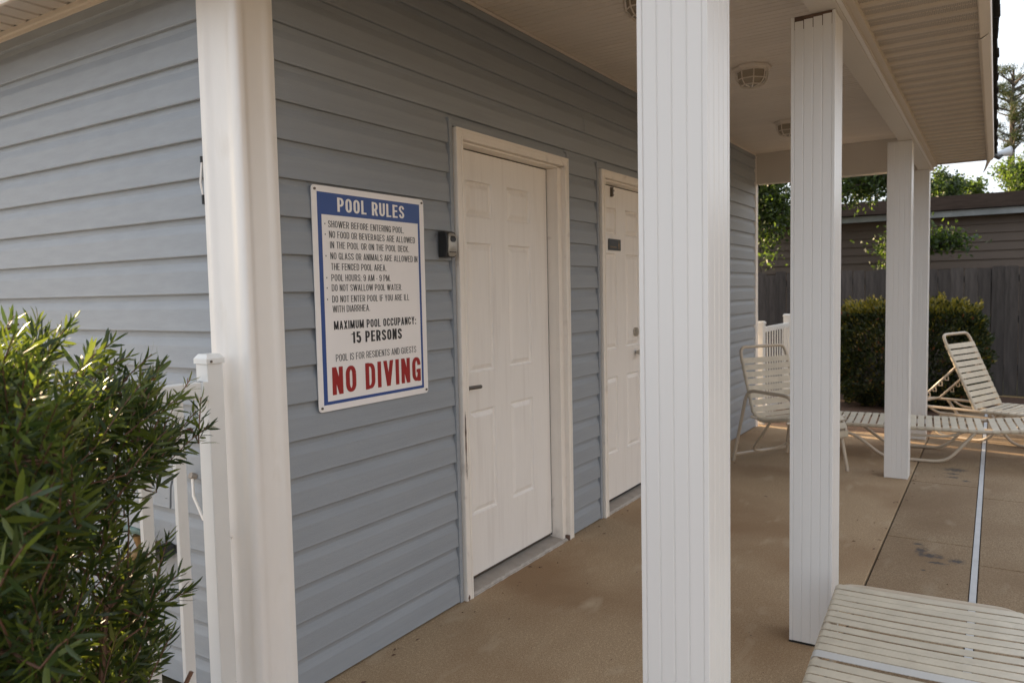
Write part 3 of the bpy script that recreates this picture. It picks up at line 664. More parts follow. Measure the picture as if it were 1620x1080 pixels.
# ================================================================== LOCKBOX, PLAQUE, SPIGOT, CABLE
lb = thing('key_lockbox', 'small black and silver key lockbox on the siding left of the first door', 'lockbox', (1.0, -0.0225, 1.595))
z_ = 1.597; prof = [(-0.0225, z_-0.052), (-0.056, z_-0.052), (-0.066, z_-0.046), (-0.071, z_-0.01), (-0.071, z_+0.03), (-0.064, z_+0.052), (-0.052, z_+0.058), (-0.0225, z_+0.058)]
ml = Matrix.Translation((-1.0, 0.0225, -1.595))
o = MB().prism([(p[0], p[1]) for p in prof], 'x', 0.968, 1.038).build('lockbox_body', M_black, lb, bevel=0.003); o.matrix_basis = ml
pf = [(-0.0722, z_-0.040), (-0.0735, z_-0.01), (-0.0735, z_+0.026), (-0.068, z_+0.046)]
def cover(x0, x1, zz0, zz1, dy, name, m):
    def yat(zv):
        pts = [(z_-0.052, -0.061), (z_-0.046, -0.066), (z_-0.01, -0.071), (z_+0.03, -0.071), (z_+0.052, -0.064), (z_+0.058, -0.052)]
        for (a, ya), (b, yb_) in zip(pts, pts[1:]):
            if zv <= b: return ya+(yb_-ya)*(zv-a)/(b-a)
        return -0.052
    poly = rrect(x0, x1, zz0, zz1, (x1-x0)*0.35, 6); n = len(poly)
    zsu = sorted(set([round(p[1], 5) for p in poly]))
    b = MB(); c = ((x0+x1)/2, (zz0+zz1)/2)
    rings = [[(c[0]+(p[0]-c[0])*f, yat(c[1]+(p[1]-c[1])*f)-dy, c[1]+(p[1]-c[1])*f) for p in poly] for f in (1.0, 0.7, 0.35, 0.02)]
    rings.insert(0, [(p[0], yat(p[1]), p[1]) for p in poly])
    vs = [v for r in rings for v in r]; fs = [(i*n+k, i*n+(k+1) % n, (i+1)*n+(k+1) % n, (i+1)*n+k) for i in range(len(rings)-1) for k in range(n)]
    o = b.add(vs, fs).build(name, m, lb); o.matrix_basis = ml; return o
cover(0.9745, 1.0345, z_-0.048, z_+0.050, 0.004, 'lockbox_cover', M_silver)
cover(0.985, 1.024, z_+0.012, z_+0.038, 0.0055, 'shutter', M_black)
o = MB().box(0.983, 1.024, -0.0765, -0.073, z_-0.033, z_-0.028).build('lockbox_latch', M_bronze, lb); o.matrix_basis = ml

pq = thing('door_plaque', 'small dark restroom plaque with gold marks on the second door', 'plaque', (2.906, 0.055, 1.683))
o = MB().prism(rrect(-0.092, 0.092, -0.036, 0.036, 0.006), 'y', -0.006, -0.0015).build('plaque_plate', M_black, pq)
b = MB()
# small person pictogram and bar of lettering in gold
def P2(pts, y=-0.0066): return [(a, y, c) for a, c in pts]
def disc(cx, cz, r): return [(cx+r*math.cos(k*math.pi/6), cz+r*math.sin(k*math.pi/6)) for k in range(12)]
b.add(P2(disc(0.062, 0.022, 0.006)), [tuple(range(12))]); b.add(P2([(0.053, 0.012), (0.053, -0.008), (0.056, -0.028), (0.068, -0.028), (0.071, -0.008), (0.071, 0.012)]), [tuple(range(6))])
for k in range(7): b.add(P2([(-0.070+k*0.014, -0.020), (-0.060+k*0.014, -0.020), (-0.060+k*0.014, -0.010), (-0.070+k*0.014, -0.010)]), [(0, 1, 2, 3)])
b.build('plaque_marks', M_brass, pq)

sp = thing('garden_spigot', 'old brass hose spigot with green handle on the left blue wall', 'spigot', (-0.018, 0.530, 0.50))
b = MB(); b.tube([(0.02, 0, 0), (-0.05, 0, 0)], 0.012, 12); b.tube(rnd_path([(-0.04, 0, 0), (-0.075, 0.0, -0.01), (-0.10, 0.01, -0.055)], 0.02), 0.014, 12); b.tube([(-0.096, 0.009, -0.048), (-0.106, 0.012, -0.066)], 0.019, 12)
b.tube([(-0.045, 0, 0), (-0.06, 0.0, 0.045)], 0.012, 10); b.build('spigot_body', M_brass, sp, smooth=True)
b = MB(); cyl = [(-0.062+0.0*k, 0.038*math.cos(k*math.pi/8), 0.052+0.010*math.sin(k*math.pi/8)+0.012*(math.cos(k*math.pi/8))) for k in range(16)]
cyl = [(-0.062-0.022*math.sin(k*math.pi/8), 0.036*math.cos(k*math.pi/8), 0.054+0.016*math.sin(k*math.pi/8)) for k in range(16)]
b.tube(cyl, 0.0075, 8, closed=True)
for k in range(4): a = k*math.pi/4; b.tube([(-0.062-0.022*math.sin(a), 0.036*math.cos(a), 0.054+0.016*math.sin(a)), (-0.062+0.022*math.sin(a), -0.036*math.cos(a), 0.054-0.016*math.sin(a))], 0.0055, 6)
b.build('spigot_handle', M_verd, sp, smooth=True)
sp.scale = (1.35, 1.35, 1.35)
MB().tube([(0.0, -0.055, 0.0), (-0.04, -0.05, -0.005)], 0.020, 10).build('vacuum_breaker', M_black, sp, smooth=True)
b = MB(); b.box(0.0, 0.006, -0.035, 0.02, -0.03, 0.03); b.build('mounting_block', M_side, sp)

cb_ = thing('wall_cable', 'loose white cable sagging from a clip on the left blue wall', 'cable', (-0.02, 0.29, 0.78))
MB().tube([(-0.012, 0.0, 0.0), (-0.025, -0.02, -0.06), (-0.03, -0.075, -0.13), (-0.026, -0.16, -0.17), (-0.015, -0.2, -0.18)], 0.005, 8).build('cord', M_trim, cb_, smooth=True)
MB().tube([(0.0, 0, 0), (-0.02, 0.0, 0.008)], 0.011, 8).build('clip', M_sill, cb_)
cc = thing('antenna_wire', 'short white wire with black ends clipped high beside the white corner post', 'wire', (-0.012, 0.177, 1.72))
MB().tube([(-0.008, 0, 0.0), (-0.014, 0.004, 0.05), (-0.008, 0.0, 0.12)], 0.0035, 6).build('wire', M_trim, cc)
b = MB(); b.tube([(-0.008, 0, -0.02), (-0.008, 0, 0.01)], 0.006, 6); b.tube([(-0.008, 0, 0.115), (-0.008, 0, 0.135)], 0.006, 6); b.build('clip', M_black, cc)

# ================================================================== FLOODLIGHT on the roof corner
fl = thing('floodlight', 'white bullet floodlight on a dark arm at the far roof corner', 'floodlight', (6.05, -1.97, 2.50))
b = MB(); b.tube([(0, 0, -0.03), (0.05, -0.06, -0.06), (0.09, -0.09, -0.02)], 0.016, 8); b.tube([(0, 0.0, -0.06), (0, 0.0, 0.02)], 0.035, 10); b.build('arm', M_black, fl, smooth=True)
b = MB(); d0 = Vector((0.07, -0.03, -0.03)); dd = Vector((0.25, -0.95, 0.22)).normalized()
pr = [(0.0, 0.012), (0.01, 0.022), (0.07, 0.030), (0.11, 0.040), (0.125, 0.042)]
a_ = dd.orthogonal().normalized(); b_v = dd.cross(a_); vs, fs = [], []
for t_, r in pr: vs += [d0+dd*t_+r*(math.cos(k*math.pi/8)*a_+math.sin(k*math.pi/8)*b_v) for k in range(16)]
for i in range(len(pr)-1): fs += [(i*16+k, i*16+(k+1) % 16, (i+1)*16+(k+1) % 16, (i+1)*16+k) for k in range(16)]
fs.append(tuple(range(16))); b.add(vs, fs).build('lamp_housing', M_flood, fl, smooth=True)
b = MB(); b.tube([d0+dd*0.118, d0+dd*0.127], 0.0415, 16); b.build('lens', M_black, fl)

# ================================================================== WHITE PICKET FENCES
def post(parent, x, y, h, w_=0.058, cap=0.004):
    o = boxo('post', M_fwhite, parent, x, x+w_, y, y+w_, 0, h-0.02, bevel=0.003)
    c = MB(); c.box(x-cap, x+w_+cap, y-cap, y+w_+cap, h-0.02, h-0.004)
    a, b2 = cap, w_/2
    c.add([(x-cap, y-cap, h-0.004), (x+w_+cap, y-cap, h-0.004), (x+w_+cap, y+w_+cap, h-0.004), (x-cap, y+w_+cap, h-0.004),
           (x+0.006, y+0.006, h+0.010), (x+w_-0.006, y+0.006, h+0.010), (x+w_-0.006, y+w_-0.006, h+0.010), (x+0.006, y+w_-0.006, h+0.010)], [(0, 1, 5, 4), (1, 2, 6, 5), (2, 3, 7, 6), (3, 0, 4, 7), (4, 5, 6, 7)])
    c.build('post_cap', M_fwhite, parent)
    return o
pf1 = thing('picket_fence', 'white picket fence running left from the house corner behind the bush', 'fence', (-0.12, 0.045, 0))
post(pf1, 0, 0.014, 1.205)
post(pf1, -1.85, 0.014, 1.205)
MB().tube([(0.012, 0.0095, 1.192), (0.012, 0.0065, 1.192)], 0.004, 8).build('screw', M_bronze, pf1)
for z0, z1 in ((1.080, 1.130), (0.03, 0.075)): boxo('rail', M_fwhite, pf1, -1.775, -0.001, 0.018, 0.056, z0, z1, bevel=0.003)
b = MB(); b.box(-0.020, -0.001, 0.008, 0.064, 1.072, 1.13); b.build('rail_bracket', M_fwhite, pf1)
pk = MB().box(0, 0.034, 0, 0.016, 0, 1.0).build('picket', M_fwhite); pkm = pk.data; bpy.data.objects.remove(pk)
x = -0.113
while x > -1.80:
    o = link('picket', pkm, pf1); o.location = (x, 0.029, 0.075); x -= 0.1145
pf2 = thing('picket_fence', 'white picket fence beyond the far corner of the house behind the strap chair', 'fence', (6.20, -0.055, 0))
post(pf2, 0.0, 0, 1.04, 0.10); post(pf2, 1.30, 0, 1.07, 0.10)
for z0, z1 in ((0.93, 0.98), (0.12, 0.17)): boxo('rail', M_fwhite, pf2, 0.101, 1.299, 0.03, 0.07, z0, z1)
x = 0.145; pk2 = MB().box(0, 0.030, 0, 0.007, 0, 0.90).build('picket', M_fwhite); pk2m = pk2.data; bpy.data.objects.remove(pk2)
while x < 1.27:
    o = link('picket', pk2m, pf2); o.location = (x, 0.022, 0.06); x += 0.110

# ================================================================== STRAP FURNITURE
def strap(parent, p0, p1, width_dir, w_, r=0.013, m=None, sag=0.0, th=0.0022, name='strap'):
    """vinyl strap stretched from rail point p0 to p1 and wrapped round both rails"""
    p0, p1, wd = Vector(p0), Vector(p1), Vector(width_dir).normalized()
    ax = (p1-p0).normalized(); nrm = wd.cross(ax).normalized()
    if nrm.z < 0: nrm = -nrm
    R2 = r+0.0015; path = []
    for k in range(6): a = R_(-60+150*k/5); path.append(p0+R2*(-math.cos(a)*ax+math.sin(a)*nrm))
    path[-1] = p0+R2*nrm
    for k in range(1, 6):
        t = k/6; path.append(p0.lerp(p1, t)+R2*nrm-nrm*sag*math.sin(math.pi*t))
    for k in range(6): a = R_(90-150*k/5); path.append(p1+R2*(math.cos(a)*ax+math.sin(a)*nrm))
    vs, fs = [], []
    for i, p in enumerate(path):
        d = (path[min(i+1, len(path)-1)]-path[max(i-1, 0)]).normalized(); nn = wd.cross(d).normalized()
        if nn.dot(nrm) < 0 and 5 <= i <= len(path)-6: nn = -nn
        mid = (p0+p1)/2
        if nn.dot(p-(mid-nrm*0.2)) < 0: nn = -nn
        for (s, h) in ((-1, 0), (1, 0), (1, 1), (-1, 1)): vs.append(p+wd*(s*w_/2)+nn*th*h)
    for i in range(len(path)-1):
        for k in range(4): fs.append((i*4+k, i*4+(k+1) % 4, (i+1)*4+(k+1) % 4, (i+1)*4+k))
    fs += [(0, 1, 2, 3), tuple(len(vs)-4+k for k in (3, 2, 1, 0))]
    return MB().add(vs, fs).build(name, m or M_strap, parent, smooth=True)

# --- near chaise (flat), local frame: u along length towards far end, v across to the left (+y)
def chaise_near():
    t = thing('chaise_lounge', 'flat weathered strap chaise lounge in the bottom right corner beside the second column', 'chaise lounge', (1.335, -1.84, 0), rz=R_(3.0))
    hw = 0.272; z = 0.295; L_ = 1.95
    loop = rnd_path([(-L_, hw, z), (0.0, hw, z), (0.0, -hw, z), (-L_, -hw, z)], 0.07, 6)
    MB().tube(loop+rnd_path([(-L_, -hw, z), (-L_-0.0, 0, z), (-L_, hw, z)], 0.01)[1:-1], 0.0135, 12, closed=True).build('frame', M_frame, t, smooth=True)
    x = -0.052; k = 0
    while x > -1.85:
        wd = 0.0415
        o = strap(t, (x, hw, z), (x+random.uniform(-.002, .002), -hw, z), (1, 0, 0), wd, 0.0135, M_strapw if k == 11 else M_strap, sag=random.uniform(0.002, 0.006))
        step = 0.0505 + (0.011 if k in (6, 11) else 0) + random.uniform(-.0026, .0026)
        x -= step; k += 1
    for xa, xb in ((-0.35, -0.75), (-1.2, -1.6)):
        for s in (-1, 1):
            MB().tube(rnd_path([(xa+0.12, s*hw, z-0.01), (xa, s*(hw-0.01), 0.013), (xb, s*(hw-0.01), 0.013), (xb-0.12, s*hw, z-0.01)], 0.07), 0.0125, 10).build('leg', M_frame, t, smooth=True)
    for xa in (-0.23, -1.72): MB().tube([(xa, -hw, z-0.02), (xa, hw, z-0.02)], 0.011, 8).build('crossbar', M_frame, t, smooth=True)
    return t
chaise_near()
# --- chaise 1 beyond the columns: long axis along -y
def chaise_far(loc, rz, label, back_angle, parts_extra=False, L_=1.70, z=0.27, head_rise=0.0):
    """local: +u (x) is towards the head/back end, v (y) across"""
    t = thing('chaise_lounge', label, 'chaise lounge', loc, 'strap chaise lounges on the pool deck', rz=rz)
    hw = 0.285; Lb = 0.72; hx_ = L_-Lb if back_angle > 0.15 else L_-0.62
    # seat frame: foot end at u=0
    fr = rnd_path([(hx_+0.02, hw, z), (0.0, hw, z), (0.0, -hw, z), (hx_+0.02, -hw, z)], 0.08, 6)
    MB().tube(fr, 0.0135, 10).build('seat_frame', M_frame, t, smooth=True)
    ca, sa = math.cos(back_angle), math.sin(back_angle)
    bl = Lb if back_angle > 0.15 else 0.62
    def B(u, v): return (hx_+u*ca, v, z+u*sa)
    hb = hw-0.028 if back_angle > 0.15 else hw
    MB().tube(rnd_path([B(0, hb), B(bl, hb), B(bl, -hb), B(0, -hb)], 0.075, 6), 0.0135, 10).build('back_frame', M_frame, t, smooth=True)
    sp_ = 0.0575
    u = 0.05; k = 0
    while u < hx_-0.01:
        strap(t, (u, hw, z), (u, -hw, z), (1, 0, 0), 0.0445, 0.0135, sag=random.uniform(.002, .008)); u += sp_; k += 1
    u = 0.035; d = Vector((ca, 0, sa))
    while u < bl-0.09:
        strap(t, B(u, hb), B(u, -hb), d, 0.0445, 0.0135, sag=random.uniform(.0, .004)); u += sp_*(1.0 if back_angle < 0.15 else random.choice((0.97, 1.03, 0.95)))
    if back_angle <= 0.15:
        for s in (-1, 1):
            MB().tube(rnd_path([(0.05, s*hw, z-0.008), (0.13, s*hw, 0.20), (0.42, s*hw, 0.20), (0.66, s*hw, 0.013), (1.09, s*hw, 0.013), (1.28, s*hw, z-0.008)], 0.09), 0.0125, 10).build('leg', M_frame, t, smooth=True)
            MB().tube(rnd_path([(0.72, s*(hw-0.03), z-0.01), (0.80, s*(hw-0.03), z-0.06), (1.10, s*(hw-0.03), z-0.06), (1.22, s*(hw-0.03), z-0.01)], 0.06), 0.010, 8).build('stretcher', M_frame, t, smooth=True)
            MB().tube([(0.35, s*hw, 0.20), (0.35, s*hw, z)], 0.008, 8).build('stretcher', M_frame, t, smooth=True)
    for ua, ub in (((0.28, 0.68), (L_-0.82, L_-0.42)) if back_angle > 0.15 else ((L_-0.20, L_-0.12),)):
        for s in (-1, 1):
            MB().tube(rnd_path([(ua-0.17, s*hw, z-0.008), (ua, s*hw, 0.013), (ub, s*hw, 0.013), (ub+0.17, s*hw, z-0.008)], 0.09), 0.0125, 10).build('leg', M_frame, t, smooth=True)
            MB().tube(rnd_path([(ua-0.10, s*(hw-0.03), z-0.01), (ua-0.02, s*(hw-0.03), z-0.055), (ub+0.02, s*(hw-0.03), z-0.055), (ub+0.10, s*(hw-0.03), z-0.01)], 0.06), 0.010, 8).build('stretcher', M_frame, t, smooth=True)
    if back_angle > 0.15:
        # support loop and notched brackets behind the raised back
        e = hx_+0.62; zb = z+0.02
        MB().tube(rnd_path([(hx_-0.05, hw-0.0, z), (e, hw-0.0, z+0.0), (e+0.0, -hw+0.0, z+0.0), (hx_-0.05, -hw+0.0, z)], 0.06), 0.013, 10).build('rear_frame', M_frame, t, smooth=True)
        pa = B(0.42, hb-0.02); pb = (hx_+0.52, hb-0.03, z+0.02)
        for s in (-1, 1):
            MB().tube([(pa[0], s*pa[1], pa[2]), (pb[0], s*pb[1], pb[2])], 0.011, 8).build('brace', M_frame, t, smooth=True)
            nb = MB()
            for q in range(4):
                f = 0.25+q*0.15; px_, pz_ = pa[0]+(pb[0]-pa[0])*f, pa[2]+(pb[2]-pa[2])*f
                nb.tube([(px_-0.012, s*pa[1], pz_-0.008), (px_-0.016, s*pa[1], pz_-0.045), (px_+0.012, s*pa[1], pz_-0.045), (px_+0.014, s*pa[1], pz_-0.02)], 0.005, 6)
            nb.build('notched_bracket', M_frame, t, smooth=True)
        MB().tube([(pb[0], -pb[1], pb[2]), (pb[0], pb[1], pb[2])], 0.011, 8).build('crossbar', M_frame, t, smooth=True)
    return t
# chaise 1: foot end near y=-0.6, head towards -y, head section slightly raised
chaise_far((5.30, -0.62, 0), R_(-90+4.0), 'flat white strap chaise lounge lying lengthwise beyond the third column', 0.10, z=0.265, L_=2.0)
# chaise 2: head towards +y/+x with raised back, foot towards the pool and the camera
a2 = R_(69)
hx2, hy2 = 6.42, -1.99
hinge_u = 1.70-0.72
chaise_far((hx2-hinge_u*math.cos(a2), hy2-hinge_u*math.sin(a2), 0), a2, 'strap chaise lounge with its back raised, in front of the clipped hedge', R_(66), z=0.27)

# --- strap armchair on the porch
def armchair():
    A = Vector((4.46, -.26, 0)); Bp = Vector((4.97, -.56, 0)); Cc = Vector((4.49, -1.11, 0)); D = Vector((4.05, -.87, 0))
    ctr = (A+Bp+Cc+D)/4
    t = thing('armchair', 'cream strap armchair standing on the porch between the first and second columns', 'chair', tuple(ctr))
    A, Bp, Cc, D = A-ctr, Bp-ctr, Cc-ctr, D-ctr
    H_ = 0.585
    for (rear, front) in ((A, D), (Bp, Cc)):
        other = ctr*0
        inw = (-(rear+front)/2).normalized()*0.035
        ra = rear+(front-rear)*0.17+inw+Vector((0, 0, H_)); fa_ = rear+(front-rear)*0.83+inw+Vector((0, 0, H_))
        MB().tube(rnd_path([rear, ra, fa_, front], 0.09, 6), 0.0135, 10).build('leg_frame', M_frame, t, smooth=True)
    MB().tube([A+Vector((0, 0, 0.05)), Bp+Vector((0, 0, 0.05))], 0.012, 8).build('stretcher', M_frame, t, smooth=True)
    # seat + back one bent frame
    f = ((D+Cc)-(A+Bp)).normalized(); s = (Bp-A).normalized()
    hw = 0.245; rc = (A+Bp)/2; 
    def P_(a, b, z): return rc+f*a+s*b+Vector((0, 0, z))
    side = [(0.02, 0.915), (0.20, 0.395), (0.30, 0.36), (0.60, 0.415), (0.66, 0.40), (0.71, 0.30), (0.705, 0.26)]
    # widen at the front like the real one
    wdt = lambda a: hw+0.03
    for sg in (-1, 1):
        pass
    pts = []
    left = [P_(a, -hw, z) for a, z in side[::-1]]; right = [P_(a, hw, z) for a, z in side]
    loop = left+right
    MB().tube(rnd_path(loop, 0.065, 6), 0.0125, 10).build('seat_frame', M_frame, t, smooth=True)
    MB().tube([P_(0.705, -hw, 0.262), P_(0.705, hw, 0.262)], 0.011, 8).build('front_bar', M_frame, t, smooth=True)
    # brackets to legs
    for sg in (-1, 1):
        MB().tube([P_(0.25, sg*hw, 0.375), P_(0.22, sg*(hw+0.05), 0.39)], 0.010, 8).build('bracket', M_frame, t)
        MB().tube([P_(0.66, sg*hw, 0.40), P_(0.64, sg*(hw+0.06), 0.40)], 0.010, 8).build('bracket', M_frame, t)
    MB().tube(rnd_path([P_(0.40, -hw, 0.375), P_(0.10, -hw*0.75, 0.09), P_(0.06, 0.0, 0.06), P_(0.10, hw*0.75, 0.09), P_(0.40, hw, 0.375)], 0.08), 0.010, 8).build('under_brace', M_frame, t, smooth=True)
    # straps along the smoothed side path
    sm = rnd_path([Vector((a, 0, z)) for a, z in side], 0.07, 6)
    acc = [0]
    for i in range(1, len(sm)): acc.append(acc[-1]+(sm[i]-sm[i-1]).length)
    def at(d):
        for i in range(1, len(sm)):
            if acc[i] >= d: 
                q = (d-acc[i-1])/(acc[i]-acc[i-1]); return sm[i-1].lerp(sm[i], q), (sm[i]-sm[i-1]).normalized()
        return sm[-1], (sm[-1]-sm[-2]).normalized()
    d = 0.115
    while d < acc[-1]-0.02:
        p, dr2 = at(d); wdv = f*dr2.x+Vector((0, 0, dr2.z))
        strap(t, P_(p.x, -hw, p.z), P_(p.x, hw, p.z), wdv, 0.0435, 0.0125, sag=0.010); d += 0.0565
    return t
armchair()

# ================================================================== FOLIAGE
def leaf_quads(C_, Dn, L_, W_, name, mats, midx, parent=None, kind='stuff', fold=0.15):
    """batch of 6-vertex pointed leaves. C_ base points, Dn directions, L_ lengths, W_ widths"""
    n = len(C_); C_ = np.asarray(C_, float); Dn = np.asarray(Dn, float); Dn /= np.linalg.norm(Dn, axis=1)[:, None]+1e-9
    rnd = rng.normal(size=(n, 3)); sd_ = np.cross(Dn, rnd); sd_ /= np.linalg.norm(sd_, axis=1)[:, None]+1e-9
    nr = np.cross(sd_, Dn); L_ = np.asarray(L_)[:, None]; W_ = np.asarray(W_)[:, None]
    v = np.empty((n, 6, 3))
    v[:, 0] = C_; v[:, 1] = C_+Dn*L_*0.35+sd_*W_*0.5+nr*W_*fold; v[:, 2] = C_+Dn*L_*0.78+sd_*W_*0.34+nr*W_*fold*0.6
    v[:, 3] = C_+Dn*L_-nr*W_*0.3; v[:, 4] = C_+Dn*L_*0.78-sd_*W_*0.34+nr*W_*fold*0.6; v[:, 5] = C_+Dn*L_*0.35-sd_*W_*0.5+nr*W_*fold
    me = bpy.data.meshes.new(name); me.vertices.add(n*6); me.vertices.foreach_set('co', v.ravel())
    base = (np.arange(n)*6)[:, None]
    f1 = base+np.array([[0, 1, 2, 5]]); 
    faces = np.stack([base+np.array([[0, 1, 5, 5]]), base+np.array([[1, 2, 4, 5]]), base+np.array([[2, 3, 4, 4]])], 1)
    loops = np.empty((n, 10), int); loops[:, 0:3] = base+np.array([[0, 1, 5]]); loops[:, 3:7] = base+np.array([[1, 2, 4, 5]]); loops[:, 7:10] = base+np.array([[2, 3, 4]])
    me.loops.add(n*10); me.loops.foreach_set('vertex_index', loops.ravel())
    me.polygons.add(n*3); st_ = (np.arange(n)*10)[:, None]+np.array([[0, 3, 7]]); me.polygons.foreach_set('loop_start', st_.ravel())
    me.polygons.foreach_set('loop_total', np.tile([3, 4, 3], n)); me.polygons.foreach_set('material_index', np.repeat(midx, 3).astype(np.int32))
    for m in mats: me.materials.append(m)
    me.update(calc_edges=True); me.validate()
    return link(name, me, parent, kind)

# ---------- bottlebrush bush left foreground
bush = thing('bottlebrush_bush', 'bottlebrush bush with narrow leaves and yellow new tips in front of white pickets', 'bush', (-0.98, -0.55, 0))
bo = Vector((-0.98, -0.55, 0))
edge = [(495, 20), (510, 75), (540, 165), (560, 215), (590, 265), (620, 285), (650, 300), (690, 295), (715, 262), (740, 225), (780, 195), (820, 200), (850, 235), (880, 262), (930, 275), (1000, 268), (1060, 240), (1120, 240)]
def rb(py):
    if py <= edge[0][0]: return -400
    for (a, xa), (b, xb) in zip(edge, edge[1:]):
        if py <= b: return xa+(xb-xa)*(py-a)/(b-a)
    return 240
def unproj(px, py, d):
    return CAM+d*(FW+RT*((px-810)/FPX)-UP*((py-540)/FPX))
tips = []
while len(tips) < 610:
    px, py = random.uniform(-260, 300), random.uniform(515, 1180)
    d = random.uniform(1.05, 2.05)
    lim = rb(py-15)
    if px > lim-8: continue
    if px > 120 and d < 1.3+0.35*(px-120)/180: continue
    P = unproj(px, py, d)
    if P.y > -0.04 or P.z < 0.08 or (P-CAM).length < 0.95: continue
    dx, dy = P.x+1.02, P.y+0.52
    if dx*dx/(0.80**2)+dy*dy/(0.52**2) > 1.0: continue
    tips.append(P)
for _ in range(9):
    tips.append(unproj(random.uniform(-120, 120), random.uniform(500, 525), random.uniform(1.35, 1.75)))
for _ in range(34):      # fuller growth along the side towards the gate post
    py = random.uniform(560, 1080); px = rb(py)-random.uniform(5, 70); q = unproj(px, py, random.uniform(1.55, 1.85))
    if q.y < -0.03: tips.append(q)
# a few hand placed branches that break the outline
for px, py, d in ((332, 672, 1.72), (318, 628, 1.75), (300, 600, 1.8), (285, 905, 1.6), (296, 935, 1.6), (240, 560, 1.75), (205, 563, 1.7), (180, 540, 1.6), (60, 503, 1.5), (110, 520, 1.55), (22, 500, 1.45), (250, 860, 1.6), (272, 1000, 1.5), (268, 842, 1.62), (-60, 480, 1.5), (255, 575, 1.7), (310, 650, 1.78)):
    tips.append(unproj(px, py, d))
near_tips = [unproj(px, py, d) for px, py, d in ((75, 770, 1.0), (120, 1000, 1.05), (40, 860, 0.98))]
tips += near_tips
stems = MB(); LC, LD, LL, LW, LM = [], [], [], [], []
trunks = [Vector((-1.02+random.uniform(-.16, .18), -0.52+random.uniform(-.1, .12), -0.02)) for _ in range(9)]
heads = []
def spread(p, k): return Vector((random.uniform(-k, k), random.uniform(-k, k), random.uniform(-k, k)))
for tr_ in trunks:
    top = tr_+Vector((random.uniform(-.25, .30), random.uniform(-.15, .18), random.uniform(0.45, 0.9)))
    mid = tr_.lerp(top, 0.5)+spread(0, .05)
    stems.tube([tr_-bo, mid-bo, top-bo], 0.010, 6, r1=0.005)
    for q in np.linspace(0.15, 1, 9): heads.append(tr_.lerp(mid, q*2) if q < .5 else mid.lerp(top, q*2-1))
def grow(targets, r0, r1, reach, sag0):
    for T0 in targets:
        if (T0-CAM).length < 1.45: continue
        h = min(heads, key=lambda q: (q-T0).length+max(0, q.z-T0.z)*1.5)
        if (h-T0).length < 0.12: continue
        sag = sag0*min(1, (h-T0).length/0.35); E = h.lerp(T0, reach); m = h.lerp(E, 0.5)+Vector((0, 0, -sag))+spread(0, .003)
        m2 = h.lerp(E, 0.25)+Vector((0, 0, -sag*0.7)); m3 = h.lerp(E, 0.75)+Vector((0, 0, -sag*0.75))
        stems.tube([p-bo for p in (h, m2, m, m3, E)], r0, 5, r1=r1, cap=False)
        for p in (m2, m, m3, E): heads.append(p)
order = tips[:]; random.shuffle(order)
grow(order[:60], 0.0055, 0.0035, 0.70, 0.02); grow(order[60:240], 0.0038, 0.0024, 0.75, 0.01)
heads0 = heads[:]
for T_i, T_ in enumerate(tips):
    out = (T_-Vector((-1.02, -0.52, T_.z-0.15))).normalized()
    d0_ = (out*0.75+Vector((0, 0, random.uniform(0.0, 0.8)))+Vector((random.uniform(-.35, .35), random.uniform(-.35, .35), 0))).normalized()
    Ltw = random.uniform(0.10, 0.19)
    base = T_-d0_*Ltw-Vector((0, 0, 0.012))
    h = min(heads0, key=lambda q: (q-base).length+max(0, q.z-base.z)*0.8)
    m1 = h.lerp(base, 0.5)+spread(0, .003)
    pth = [h, m1, base, base.lerp(T_, 0.5)+Vector((0, 0, 0.006)), T_]
    stems.tube([p-bo for p in pth], 0.0024, 4, r1=0.0012, cap=False)
    hi = T_.z > 1.12; newg = random.random() < (0.15 if hi else 0.03) and (T_-CAM).length > 1.42
    nl = int(Ltw/0.0040); ph = random.uniform(0, 6.28)
    big = random.uniform(0.8, 1.25)
    if any((T_-q).length < 1e-6 for q in near_tips): big = 1.35; nl = 16
    for i in range(nl):
        q = i/nl; c = base.lerp(T_, q); ph += 2.4
        ort = d0_.orthogonal().normalized(); ort2 = d0_.cross(ort)
        side = ort*math.cos(ph)+ort2*math.sin(ph)
        op = 0.82-0.42*q+random.uniform(-.18, .18)
        dl = (d0_*(1-op*0.7)+side*op+Vector((0, 0, 0.10-0.30*(1-q)))).normalized()
        ln = (0.054-0.018*q)*big*random.uniform(0.7, 1.15)
        LC.append(c); LD.append(dl); LL.append(ln); LW.append(ln*random.uniform(0.135, 0.19))
        if newg and q > 0.45: LM.append(2 if random.random() < 0.95 else 3)
        else: LM.append(1 if (random.random() < (0.60 if hi else 0.42)) else 0)
stems.build('branches', M_twig, bush)
LC = np.array([tuple(v-bo) for v in LC]); LD = np.array([tuple(v) for v in LD]); LL = np.array(LL); LW = np.array(LW); LM = np.array(LM)
score = []
for i in range(len(LC)):
    px, py, z = project(Vector(LC[i])+bo); 
    score.append(LL[i]/max(z, .3) if (-5 < px < 1620 and py < 1085 and z < 1.9) else 0)
top_i = np.argsort(score)[::-1][:300]; rest = np.setdiff1d(np.arange(len(LC)), top_i)
leaf_quads(LC[rest], LD[rest], LL[rest], LW[rest], 'foliage', [M_leafd, M_leafm, M_leafy, M_leafo], LM[rest], bush)
leafme = []
